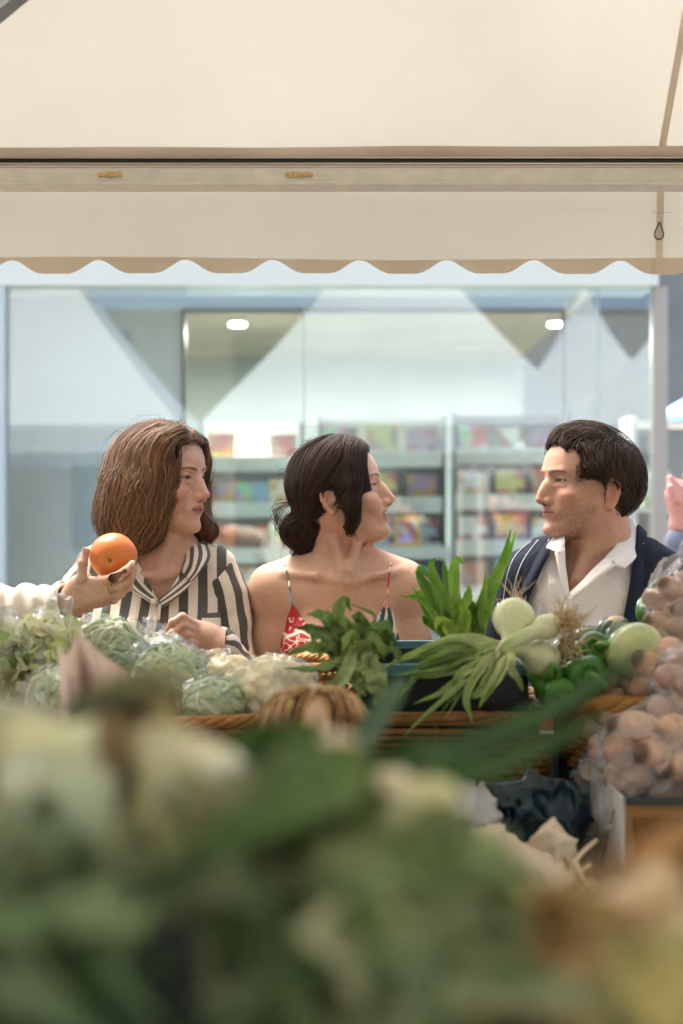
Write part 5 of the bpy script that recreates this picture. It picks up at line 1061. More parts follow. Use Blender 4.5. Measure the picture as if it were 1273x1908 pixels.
    # ---- hair ----
    hs = Sdf(); e = lambda x, y, z: H(fr, x, y, z)
    Mh = fr[1]
    hs.ell(e(0,-8,20), (.083,.106,.096), k=0, M=Mh)
    hs.ell(e(0,-30,-20), (.082,.072,.085), k=.05, M=Mh)
    for s in (-1, 1):
        hs.chain([e(s*64,2,30), e(s*80,8,-30), e(s*86,2,-80), e(s*80,8,-124)], [.030,.026,.030,.016], k=.045)
        hs.chain([e(s*46,-38,15), e(s*78,-36,-40), e(s*82,-46,-90), e(s*76,-44,-128)], [.036,.034,.034,.018], k=.045)
    hs.chain([e(0,-62,20), e(0,-78,-40), e(0,-96,-90), e(0,-90,-124)], [.035,.036,.038,.018], k=.03)
    # hair falling past the near cheek and the fringe swept from a centre part
    hs.chain([e(34,58,88), e(62,44,62), e(73,34,25), e(76,24,-20), e(77,16,-62), e(70,20,-112)], [.016,.020,.017,.014,.016,.013], k=.022)
    hs.chain([e(-6,66,88), e(-36,66,68), e(-60,58,36), e(-73,46,-8)], [.006,.012,.012,.010], k=.018)
    hs.chain([e(-70,20,-50), e(-66,42,-90), e(-60,66,-112), e(-54,90,-112)], [.018,.020,.016,.009], k=.02)
    hs.ell(e(22,122,6), (.058,.052,.066), k=.012, op='s', M=Mh)
    hs.fn(lambda p: (lambda l: np.maximum(np.maximum((30-l[...,1])*.001, (np.abs(l[...,0])-52)*.001), (l[...,2]-74)*.001))((p-fr[0])@fr[1]/fr[2]*1000), h-.15, h+.15, k=.012, op='s')
    dn = lambda p: fold(p+np.stack([.012*np.sin(p[:,2]*55+p[:,0]*20), 0*p[:,0], 0*p[:,0]], 1), 22, .0065, 2, (1,1,.2))
    lo = h-(.20,.17,.20); hi = h+(.17,.17,.14)
    V, F = hs.mesh(lo, hi, .0032, disp=dn); V = smooth_mesh(V, F, 1)
    m = hair_mat('brown hair', srgb('#3d2a1e'), srgb('#9a7450'))
    t0 = np.clip(.28+.35*vnoise(V*np.array([1,1,.15]), 160, 3), 0, 1); lz = to_head(fr, V)[:, 2]; t0 = np.clip(t0+.3*sstep(-lz, .03, .15), 0, 1)
    L_ = to_head(fr, V); nv = len(V)
    part = lambda P: to_head(fr, P)
    def dirf(P, t, n):
        l = part(P)*1000; sx = np.sign(l[:, 0]+1e-6); top = sstep(l[:, 2], 40, 105)
        loc = np.stack([sx*(.9*top+.1), -.35*top-.05, -.25-1.0*(1-top)], 1)
        w = fr[1]@loc.T; w = w.T; w += (vnoise(P, 22, 11)[:, None]*fr[1][:, 0]*.30+vnoise(P, 20, 12)[:, None]*fr[1][:, 1]*.35)*(1-top)[:, None]
        return w
    rt = surf_points(V, F, 5200, 1, (L_[:, 2] > .02)); 
    A = strands(hs, rt, dirf, 26, .0095, .0015, lift=.003, wave=.16, wfreq=60, seed=2, ends=.45, lens=.55+.7*np.random.RandomState(4).rand(len(rt)))
    rt = surf_points(V, F, 3200, 5, (L_[:, 2] < .03)); 
    B = strands(hs, rt, dirf, 14, .008, .0015, lift=.006, wave=.38, wfreq=50, seed=3, ends=.35, lens=.4+.8*np.random.RandomState(5).rand(len(rt)))
    rs = np.random.RandomState(9); rt = surf_points(V, F, 2600, 7, (L_[:, 2] < -.085)); rt[:, 2] += .01
    Cc = strands(hs, rt, dirf, 12, .0058, .0012, lift=.003, wave=.75, wfreq=95, seed=6, ends=.5, lens=.5+.9*rs.rand(2600), hug=.35)
    rt = surf_points(V, F, 500, 8, None); D = strands(hs, rt, dirf, 14, .006, .0007, lift=.012, wave=.8, wfreq=90, seed=8, ends=.5, lens=.5+.9*rs.rand(500), hug=.8)
    hair_object('hair', root, m, [(V, F, np.repeat(t0[:, None], 3, 1)), A, B, Cc, D])
    return root
# =====================================================================
# woman in the middle, red and green sundress, low bun
# =====================================================================
def person_sundress():
    Y0 = 2.88; J = lambda x, y, d=0: at(x, y, Y0+d)
    hd = J(632, 917, .0); fr = head_frame(hd, 84, 11, 0, .935); h = hd
    root = thing('person', 'smiling woman with a low dark bun in a strappy red and green sundress', 'person', (hd[0], Y0+.03, 0), 'customers at the stall')
    skin = (.64,.385,.265)
    S = Sdf(); S.tf(*fr, head_sdf('f', smile=1.0, nose=.93, hook=.5, chin=1))
    S.chain([H(fr, 0, -24, -48), J(628, 1010, .025), J(632, 1060, .03)], [.046, .040, .050], k=.03)
    S.cone(J(618, 985, -.015), J(640, 1074, -.055), .010, .008, k=.012); S.cone(J(668, 1000, -.03), J(652, 1074, -.055), .010, .008, k=.014)
    S.chain([J(616, 1050, .03), J(560, 1068, .03), J(505, 1086, .02)], [.036, .028, .034], k=.05)
    S.chain([J(648, 1056, .03), J(710, 1068, .03), J(756, 1082, .02)], [.034, .026, .034], k=.05)
    S.ell(J(506, 1106, .02), (.038, .044, .044), k=.04); S.ell(J(756, 1100, .02), (.038, .044, .044), k=.04)
    S.chain([J(505, 1112, .02), J(503, 1190, .02), J(503, 1275, 0)], [.038, .034, .031], k=.03)
    S.chain([J(760, 1106, .02), J(768, 1190, .02), J(770, 1275, 0)], [.038, .034, .031], k=.03)
    S.ell(J(632, 1165, .03), (.128, .085, .13), k=.04); S.ell(J(632, 1108, .02), (.125, .062, .06), k=.05)
    S.ell(J(583, 1212, -.035), (.056, .058, .058), k=.035); S.ell(J(688, 1210, -.035), (.056, .058, .058), k=.035)
    S.chain([J(640, 1085, -.048), J(590, 1073, -.045), J(530, 1070, -.015)], [.005, .0045, .006], k=.014)
    S.chain([J(656, 1085, -.048), J(700, 1073, -.045), J(748, 1066, -.015)], [.005, .0045, .006], k=.014)
    S.ell(J(648, 1074, -.072), (.010, .012, .008), k=.012, op='s')
    S.chain([J(632, 1230, .03), J(632, 1330, .04), J(632, 1420, .04)], [.10, .095, .12], k=.05)
    # forearms and hands meeting low in front
    d = -.16
    S.chain([J(503, 1272, 0), J(560, 1252, -.13), J(580, 1235, d)], [.033, .024, .021], k=.02); S.ell(J(592, 1228, d), (.026, .018, .022), k=.015)
    for i in range(4): finger(S, [J(600, 1216+i*9, d-.01), J(618, 1212+i*9, d-.03), J(632, 1218+i*8, d-.03), J(640, 1226+i*7, d-.025)], .0084-.0004*i)
    finger(S, [J(592, 1216, d-.01), J(606, 1204, d-.02), J(618, 1204, d-.025)], .0092)
    S.chain([J(770, 1272, 0), J(730, 1275, -.10), J(690, 1275, d)], [.033, .024, .021], k=.02); S.ell(J(675, 1272, d), (.026, .018, .022), k=.015)
    for i in range(4): finger(S, [J(664, 1260+i*9, d-.01), J(648, 1258+i*9, d-.03), J(636, 1264+i*8, d-.03)], .0084-.0004*i)
    patches = [(h-(.125,.13,.125), h+(.13,.13,.125), .0016), (J(632,1410,0)-(.23,.20,0), (h[0]+.24, Y0+.16, h[2]-.12), .0028)]
    V, F, C = skin_body(root, S, patches, fr, 'f', skin, (.42,.13,.11), smile=1.0, browup=1.5)
    obj('body', V, F, skin_material(), root, colors=C)
    for s in (-1, 1): eyeball(root, H(fr, s*31, 69.5, 0), .0125*fr[2], fr[1]@np.array([.0, 1, 0]))
    # teeth
    def tooth_arc(z, hgt): 
        P = [H(fr, 19*math.sin(a), 67+21*math.cos(a), z) for a in np.linspace(-1.35, 1.35, 23)]; return tube_mesh(P, [hgt*(1-.22*abs(math.sin(i*math.pi/2))) for i in range(23)], 8, True, .35, up=tuple(fr[1][:, 2]))
    mb = MB(); mb.add(*tooth_arc(-63.0, .0050)); mb.build('teeth', mat('tooth enamel', (.78,.74,.66), rough=.2, spec=.6), root, colors=False)
    # ---- dress: a thin layer over the torso, cut by the neckline ----
    T = Sdf(); T.ell(J(632, 1165, .03), (.128, .085, .13), k=.04)
    T.ell(J(583, 1212, -.035), (.056, .058, .058), k=.035); T.ell(J(688, 1210, -.035), (.056, .058, .058), k=.035); T.ell(J(632, 1108, .02), (.125, .062, .06), k=.05)
    T.chain([J(632, 1230, .03), J(632, 1330, .04), J(632, 1420, .04), J(632, 1500, .04)], [.10, .10, .135, .16], k=.05)
    V, F = T.mesh(J(632,1560,0)-(.22,.2,0), J(632,1090,0)+(.22,.22,0), .002, disp=lambda p: fold(p, 16, .002, 8, (1,1,.4))+.0045)
    def gd(V):
        px, py = pxy(V); line = np.interp(px, [500, 520, 545, 562, 585, 640, 690, 708, 722, 738, 758], [1255, 1195, 1124, 1150, 1178, 1215, 1180, 1140, 1108, 1140, 1195])
        return np.where(V[:, 1] < Y0+.02, py-line, py-1235)*.0008
    V2, F2 = cutf(V, F, gd, .002)
    px = 636.5+V2[:, 0]/(KPX*V2[:, 1]); py = 954-(V2[:, 2]-CAMZ)/(KPX*V2[:, 1])
    red = np.array(srgb('#b5242c')); cream = np.array(srgb('#eadcc4')); grn = np.array(srgb('#1f5a45')); pink = np.array(srgb('#e7b49a')); blk = np.array(srgb('#26332f'))
    C = np.tile(red, (len(V2), 1)); P2 = V2*np.array([1,.6,1])
    w = np.abs(vnoise(P2, 95, 21)); w2 = np.abs(vnoise(P2, 60, 22)); pa = ((w < .10) & (py > 1150)) | ((w2 < .07) & (py > 1185)); C[pa] = cream
    bandm = np.abs((py-1182)-.15*(px-560)-6*np.sin(px*.12)) < 3; C[bandm] = cream
    rt = px > 640; a = np.arctan2(px-724, py-1100); r_ = np.hypot(px-724, py-1100); fan = (np.sin(a*22+np.sin(r_*.08)*1.2+r_*.02) > -.15); C[rt] = cream
    C[rt & fan & (r_ > 26)] = grn; C[rt & (np.sin(a*44+r_*.05) > .85) & (r_ > 20)] = blk; C[rt & (r_ <= 32)] = pink; C[rt & (r_ > 12) & (np.sin(a*30+1) > .75) & (r_ < 40)] = red*.9
    md = mat('printed viscose', (1,1,1), rough=.7, attr=True, bump=.15, bscale=500)
    dress = obj('dress', V2, F2, md, root, colors=C)
    bd = MB(); xs = [520, 532, 545, 562, 585, 612, 640, 665, 690, 708, 722, 738, 756]
    # straps
    def strap(pts, cols):
        P = bez([J(*p) for p in pts], 26); cc = np.array([cols[min(int(i/27*len(cols)), len(cols)-1)] for i in range(27)]); m = MB(); m.tube(P, .0042, 8, cc, flat=.45, up=(1,0,0)); m.build('strap', md, dress)
    D1, D2, BL = blk, cream, np.array(srgb('#5b86a8'))
    strap([(545,1128,-.083), (541,1100,-.068), (537,1076,-.050), (532,1058,-.018), (530,1052,.03), (536,1062,.075)], [BL, BL, D1, D2, D1, D1, D2, D1, D1, D2, D1, D1])
    strap([(722,1110,-.083), (724,1085,-.066), (726,1064,-.046), (728,1052,-.012), (727,1047,.03), (722,1060,.075)], [pink, red, red, red, D2, red, D2, pink, D2, pink, pink])
    # skirt
    Sk = Sdf(); Sk.chain([J(632,1500,.04), (h[0], Y0+.04, .75), (h[0], Y0+.04, .5)], [.165,.21,.26], k=.02); V, F = Sk.mesh((h[0]-.3,Y0-.25,.42), (h[0]+.3,Y0+.33,J(0,1520)[2]), .012, disp=lambda p: .012*np.sin(np.arctan2(p[:,0]-h[0], p[:,1]-Y0-.04)*14)); obj('skirt', V, F, mat('red viscose', red, rough=.7), dress)
    L_ = Sdf()
    for s in (-1, 1): L_.chain([(h[0]+s*.09, Y0+.04, .55), (h[0]+s*.09, Y0+.05, .08)], [.055,.035], k=.01); L_.chain([(h[0]+s*.09, Y0+.06, .05), (h[0]+s*.1, Y0-.08, .03)], [.035,.03], k=.03)
    V, F = L_.mesh((h[0]-.2,Y0-.15,.01), (h[0]+.2,Y0+.15,.6), .01); obj('calf', V, F, mat('leg skin', skin, rough=.5), root)
    # ---- hair ----
    hs = Sdf(); e = lambda x, y, z: H(fr, x, y, z); Mh = fr[1]
    hs.ell(e(0,-7,27), (.080,.099,.091), k=0, M=Mh); hs.ell(e(0,-50,6), (.068,.042,.052), k=.025, M=Mh)
    hs.ell(e(0,22,76), (.056,.044,.032), k=.03, M=Mh)
    hs.chain([e(-36,42,78), e(-62,34,46), e(-74,22,6)], [.010,.012,.008], k=.02)
    hs.ell(e(-6,116,20), (.075,.058,.072), k=.010, op='s', M=Mh)
    # side curtain that hides the near cheek
    hs.chain([e(40,40,74), e(61,38,44), e(73,33,8), e(76,27,-30), e(74,22,-60), e(70,14,-92)], [.012,.013,.015,.017,.014,.004], k=.014)
    hs.chain([e(72,8,26), e(78,6,4), e(80,8,-14)], [.010,.006,.003], k=.006)
    hs.ell(e(84,-16,-22), (.026,.024,.032), k=.005, op='s', M=Mh)
    hs.ell(e(84,0,-58), (.030,.014,.022), k=.012, op='s', M=Mh)
    hs.chain([J(580,940,.0), J(588,968,.0), J(592,1000,.01)], [.026,.026,.012], k=.018)
    bc = J(555,988,.01); hs.ell(bc, (.033,.030,.037), k=.006); hs.ell(J(572,1018,.015), (.021,.022,.022), k=.010); hs.chain([J(585,950,.0), J(560,950,.0)], [.016,.010], k=.010)
    V, F = hs.mesh(h-(.15,.13,.17), h+(.13,.13,.13), .003, disp=lambda p: fold(p, 30, .0028, 2, (1,1,.5)))
    V = smooth_mesh(V, F, 1); l = to_head(fr, V)*1000; m = hair_mat('dark brown hair', srgb('#1c130e'), srgb('#4e382b'), .65)
    t0 = np.clip(.2+.25*vnoise(V*np.array([1,1,.3]), 150, 3), 0, 1)
    def dirf(P, t, n):
        l = to_head(fr, P)*1000; fro = sstep(l[:, 1], 18, 45)
        tgt = np.stack([0*l[:, 0], -100-l[:, 1], -60-l[:, 2]], 1); tgt /= np.linalg.norm(tgt, axis=1)[:, None]+1e-9
        top = sstep(l[:, 2], 60, 105); cur = np.stack([np.sign(l[:, 0]-6)*(.2+.9*top), -.05-.25*(l[:, 2] < -30), -.25-1.1*(1-top)], 1)
        w = tgt*(1-fro)[:, None]+cur*fro[:, None]
        bun = np.linalg.norm(P-bc, axis=1) < .048
        c = (bc-P)@fr[1]; sw = np.cross(c, np.array([1.,.3,0])); sw /= np.linalg.norm(sw, axis=1)[:, None]+1e-9
        w = np.where(bun[:, None], sw, w); w = (fr[1]@w.T).T; return w+vnoise(P, 25, 4)[:, None]*.12*np.array([1, 1, 1])
    rs = np.random.RandomState(2)
    rt = surf_points(V, F, 5200, 1, (l[:, 2] > -30)); A = strands(hs, rt, dirf, 16, .0075, .0009, lift=.0016, wave=.06, seed=2, lens=.5+.8*rs.rand(5200))
    rt = surf_points(V, F, 2200, 5, (l[:, 2] < -30)); B = strands(hs, rt, dirf, 12, .006, .0009, lift=.003, wave=.2, seed=3, lens=.5+.9*rs.rand(2200), ends=.2)
    # stray hairs: nape, round the bun and over the ear
    st = MB()
    def stray(pts, r=.00045): st.tube(bez([e(*p) for p in pts], 14), r, 4, (.6,.6,.6), caps=False)
    def strayw(pts, r=.00045): st.tube(bez([J(*p) for p in pts], 14), r, 4, (.6,.6,.6), caps=False)
    for i in range(26): q = rs.normal(size=3)*3; strayw([(548+q[0],936+q[1],.0), (526+q[0]*2-8*rs.rand(),948+q[1]*3,.0+.004*q[2]), (518+q[2]*2-6*rs.rand(),975+q[0]*3,.0), (532+q[1]*2,1008+q[2]*4,.01)])
    for i in range(10): q = rs.normal(size=3)*3; stray([(74,-2+q[0],6), (80,2+q[1],-14), (82,-8+q[0],-30+q[2]*2)], .0006)
    for i in range(16): q = rs.normal(size=3)*5; stray([(72,24+q[0]*2,-10), (75,20+q[1],-55+q[2]), (69,18+q[0]+8*rs.rand(),-95+q[1]*2)], .0005)
    for i in range(14): q = rs.normal(size=3)*3; strayw([(560+q[0],1010+q[1],.01), (548+q[0]*2,1028+q[1],.01), (556+q[1]*2,1046+abs(q[2])*2,.01)], .0008)
    for i in range(24): a = rs.uniform(-.6, 1.4); q = rs.normal(size=3); stray([(q[0]*14,-10-100*math.sin(a),26+90*math.cos(a)), (q[0]*15,-16-104*math.sin(a),30+97*math.cos(a)), (q[0]*16,-26-107*math.sin(a),28+97*math.cos(a))], .0004)
    A2 = (np.vstack(st.V), np.array(st.F), np.vstack(st.C))
    hair_object('hair', root, m, [(V, F, np.repeat(t0[:, None], 3, 1)), A, B, A2])
    return root
# =====================================================================
# man on the right, white shirt and navy cardigan
# =====================================================================
def person_cardigan():
    Y0 = 2.90; J = lambda x, y, d=0: at(x, y, Y0+d)
    hd = J(1093, 899, .0); fr = head_frame(hd, -70, 2, 0, .97); h = hd
    root = thing('person', 'man with short dark hair in a navy cardigan over an open white shirt', 'person', (hd[0], Y0+.03, 0), 'customers at the stall')
    skin = (.53,.30,.20)
    S = Sdf(); S.tf(*fr, head_sdf('m', slit=3.3, earz=-9, smile=.25, nose=1.02, hook=2.5, tipup=-2, chin=2))
    S.chain([H(fr, 0, -26, -50), J(1118, 1010, .03), J(1112, 1060, .03)], [.060, .058, .062], k=.03)
    S.chain([J(1112, 1050, .04), J(1040, 1066, .05), J(1000, 1090, .04)], [.05,.036,.036], k=.05); S.chain([J(1118, 1050, .04), J(1180, 1070, .05), J(1225, 1092, .04)], [.05,.036,.036], k=.05)
    S.ell(J(1100, 1160, .04), (.13, .085, .12), k=.05); S.ell(J(1088, 1120, .0), (.075, .062, .06), k=.04)
    S.cone(J(1104, 1000, -.02), J(1078, 1078, -.055), .010, .009, k=.03)
    patches = [(h-(.13,.14,.155), h+(.13,.13,.13), .0016), ((h[0]-.2, Y0-.13, J(0,1180)[2]), (h[0]+.24, Y0+.2, h[2]-.15), .003)]
    V, F, C = skin_body(root, S, patches, fr, 'm', skin, (.34,.13,.10), smile=.25, stubble=.62, browup=-1)
    obj('body', V, F, skin_material(), root, colors=C)
    for s in (-1, 1): eyeball(root, H(fr, s*31, 69.5, 0), .0125*fr[2], fr[1]@np.array([.0, 1, -.05]))
    M_shirt = mat('white cotton', srgb('#ece7e0'), rough=.8, var=.03, vscale=30, bump=.2, bscale=600)
    M_card = mat('navy knit', srgb('#252b38'), rough=.95, var=.12, vscale=200, bump=.4, bscale=900, spec=.2)
    M_trim = mat('pale cardigan piping', srgb('#b9bcc4'), rough=.8)
    def torso(infl):
        T = Sdf(); T.ell(J(1100, 1175, .04), (.185+infl, .105+infl, .17), k=.05); T.ell(J(1100, 1120, .02), (.15+infl, .080+infl, .08), k=.05)
        T.chain([J(1114, 1045, .04), J(1030, 1062, .04), J(985, 1080, .03)], [.054+infl,.048+infl,.046+infl], k=.05)
        T.chain([J(1118, 1045, .04), J(1190, 1062, .04), J(1232, 1085, .03)], [.054+infl,.048+infl,.046+infl], k=.05)
        T.chain([J(1105, 1240, .05), J(1105, 1440, .05)], [.13+infl, .14+infl], k=.08); return T
    T = torso(0); V, F = T.mesh(J(1105,1400,0)-(.3,.2,0), J(1105,960,0)+(.3,.3,0), .004, disp=lambda p: fold(p+1, 13, .008, 8, (1.5,1,.45)))
    V = smooth_mesh(V, F, 2)
    def gs(V):
        px, py = pxy(V); vl = np.interp(py, [1000, 1040, 1108], [1046, 1050, 1058]); vr = np.interp(py, [1000, 1040, 1062, 1108], [1150, 1128, 1104, 1060])
        g1 = np.where(V[:, 1] < Y0+.03, np.maximum(np.maximum(vl-px, px-vr), py-1108), 30); g2 = np.maximum(np.maximum(1040-px, px-1180), py-1030); return np.minimum(g1, g2)*.001
    V, F = cutf(V, F, gs, .004)
    sh = obj('shirt', V, F, M_shirt, root)
    cl = lambda nm, G, th=.003, par=sh, m=M_shirt: cloth(nm, [[J(*p) for p in r_] for r_ in G], m, par, th)
    # collar right of the picture: stands at the nape, folds down to a rounded point
    cl('collar', [[(1172,962,.05),(1180,966,.045),(1188,984,.04)], [(1158,992,-.0),(1180,1004,-.005),(1190,1016,.0)], [(1146,1018,-.04),(1164,1034,-.058),(1184,1040,-.045)], [(1130,1036,-.062),(1144,1052,-.085),(1163,1060,-.078)]])
    cl('collar', [[(1172,962,.048),(1160,980,.07),(1140,985,.09)], [(1160,990,.0),(1172,1000,.06),(1150,1005,.10)], [(1150,1012,-.02),(1170,1030,.03),(1160,1040,.09)]])
    cl('collar', [[(1052,992,-.02),(1040,1000,-.02),(1030,1004,-.0)], [(1052,1010,-.06),(1038,1016,-.072),(1022,1014,-.05)], [(1051,1030,-.075),(1040,1030,-.088),(1018,1020,-.07)]])
    cl('lapel', [[(1132,1036,-.064),(1142,1048,-.088),(1146,1054,-.09)], [(1104,1062,-.082),(1112,1072,-.098),(1116,1078,-.098)], [(1082,1086,-.094),(1088,1094,-.104),(1092,1100,-.104)], [(1060,1106,-.098),(1062,1112,-.107),(1066,1118,-.107)]])
    cl('lapel', [[(1052,1020,-.072),(1040,1024,-.085),(1034,1030,-.085)], [(1053,1050,-.082),(1044,1054,-.095),(1040,1058,-.095)], [(1057,1080,-.092),(1050,1084,-.102),(1046,1088,-.102)], [(1060,1108,-.098),(1057,1114,-.106),(1052,1118,-.106)]])
    cl('placket', [[(1056,1112,-.104),(1064,1112,-.108),(1068,1112,-.106)], [(1050,1150,-.106),(1058,1152,-.110),(1064,1152,-.108)], [(1046,1250,-.106),(1054,1252,-.112),(1060,1252,-.108)]])
    # creases on the shirt front
    b = MB(); b.tube([J(1143,1047,-.0875), J(1143,1047,-.0905)], .003, 10); b.build('button', M_trim, sh)
    # cardigan
    T = torso(.010)
    T.chain([J(982, 1085, .03), J(955, 1160, .03), J(945, 1260, .0)], [.058,.054,.05], k=.03); T.chain([J(1238, 1090, .03), J(1262, 1170, .03), J(1268, 1270, .0)], [.058,.056,.052], k=.03)
    T.chain([J(945, 1262, .0), J(1010, 1300, -.12), J(1060, 1290, -.18)], [.05,.042,.036], k=.02); T.chain([J(1268, 1272, .0), J(1215, 1310, -.12), J(1160, 1300, -.18)], [.05,.042,.036], k=.02)
    V, F = T.mesh(J(1105,1460,0)-(.33,.28,0), J(1105,955,0)+(.33,.3,0), .004, disp=lambda p: fold(p+2, 11, .007, 5, (1.4,1,.5)))
    V = smooth_mesh(V, F, 2)
    def gc(V):
        px, py = pxy(V); el = np.interp(py, [995, 1030, 1080, 1130, 1300], [1042, 1024, 1000, 980, 972]); er = np.interp(py, [975, 1030, 1100, 1170, 1300], [1190, 1182, 1172, 1160, 1152])
        g1 = np.where(V[:, 1] < Y0+.045, np.maximum(np.maximum(el-px, px-er), py-1250), 30); g2 = np.maximum(np.maximum(1038-px, px-1186), py-1020); return np.minimum(g1, g2)*.001
    V, F = cutf(V, F, gc, .004)
    ca = obj('cardigan', V, F, M_card, root)
    cl('front_band', [[(1188,978,.03),(1196,985,.03),(1204,993,.03)], [(1182,1030,-.03),(1190,1032,-.032),(1200,1036,-.025)], [(1172,1098,-.075),(1184,1100,-.078),(1196,1102,-.068)], [(1158,1180,-.095),(1172,1180,-.100),(1186,1182,-.090)], [(1152,1260,-.10),(1166,1260,-.105),(1180,1262,-.095)]], .006, ca, M_card)
    cl('front_band', [[(1042,996,.02),(1034,999,.02),(1026,1003,.02)], [(1024,1030,-.045),(1016,1030,-.048),(1006,1031,-.040)], [(1000,1080,-.080),(992,1080,-.084),(982,1080,-.076)], [(980,1130,-.090),(972,1130,-.096),(960,1131,-.088)], [(972,1230,-.09),(964,1230,-.098),(950,1230,-.09)]], .006, ca, M_card)
    b = MB()
    for P in ([(1026,1003,.012),(1006,1030,-.046),(982,1080,-.083),(950,1190,-.095)], [(1006,1004,.02),(978,1032,-.025),(958,1075,-.045),(938,1180,-.04)], [(990,1010,.03),(960,1040,-.005),(944,1080,-.02),(930,1180,-.02)]):
        P = bez([J(*p) for p in P], 30); g_ = sdf_grad(T, P); P = P-(sdf_at(T, P)-.0015)[:, None]*g_; b.tube(P, .0011, 6)
    b.build('piping', M_trim, ca)
    legs_part(root, 'trousers', M_denim, J(1105,0)[0], Y0+.06, J(0,1440)[2]+.03)
    # ---- hair ----
    hs = Sdf(); e = lambda x, y, z: H(fr, x, y, z); Mh = fr[1]
    hs.ell(e(0,-11,23), (.082,.103,.089), k=0, M=Mh); hs.ell(e(0,-54,-6), (.078,.056,.060), k=.03, M=Mh)
    hs.ell(e(0,22,90), (.050,.042,.022), k=.03, M=Mh)
    for s in (-1, 1):
        hs.chain([e(s*60,40,50), e(s*72,24,28), e(s*75,12,8)], [.014,.012,.006], k=.016)
    hs.ell(e(0,118,18), (.12,.078,.070), k=.010, op='s', M=Mh)
    for s in (-1, 1): hs.ell(e(s*88,-14,-26), (.030,.025,.038), k=.006, op='s', M=Mh); hs.ell(e(s*64,76,44), (.03,.032,.024), k=.012, op='s', M=Mh); hs.ell(e(s*76,34,-24), (.034,.034,.030), k=.01, op='s', M=Mh)
    dn = lambda p: fold(p, 40, .0045, 2, (1,1,1))
    V, F = hs.mesh(h-(.14,.14,.11), h+(.14,.14,.15), .003, disp=dn); V = smooth_mesh(V, F, 1); l = to_head(fr, V)*1000
    m = hair_mat('black brown hair', srgb('#1d1611'), srgb('#54412f'), .8); t0 = np.clip(.15+.3*vnoise(V, 120, 3), 0, 1); rs = np.random.RandomState(8)
    def dirf(P, t, n):
        l = to_head(fr, P)*1000; c = np.stack([l[:, 0]*.5, -20+0*l[:, 0], -60+0*l[:, 0]], 1); top = sstep(l[:, 2], 60, 110)[:, None]; fwd = np.stack([0*l[:, 0]+.35, 0*l[:, 0]+.75, 0*l[:, 0]], 1)
        c /= np.linalg.norm(c, axis=1)[:, None]; w = c*(1-top)+fwd*top; w = (fr[1]@w.T).T
        cu = np.stack([vnoise(P, 32, 31), vnoise(P, 32, 32), vnoise(P, 32, 33)], 1); return w+cu*(.3+.5*top)
    rt = surf_points(V, F, 6200, 1, ~((l[:, 1] > 0) & (l[:, 2] < 14))); A = strands(hs, rt, dirf, 10, .0046, .0011, lift=.006, wave=.3, wfreq=120, seed=2, lens=.5+.9*rs.rand(6200), ends=.2)
    # ragged hairline
    rt = surf_points(V, F, 1400, 6, (l[:, 1] > 20) & (l[:, 2] > 40)); B = strands(hs, rt, dirf, 8, .004, .0009, lift=.004, wave=.3, wfreq=120, seed=12, lens=.5+.9*rs.rand(1400), hug=.4)
    hair_object('hair', root, m, [(V, F, np.repeat(t0[:, None], 3, 1)), A, B])
    return root
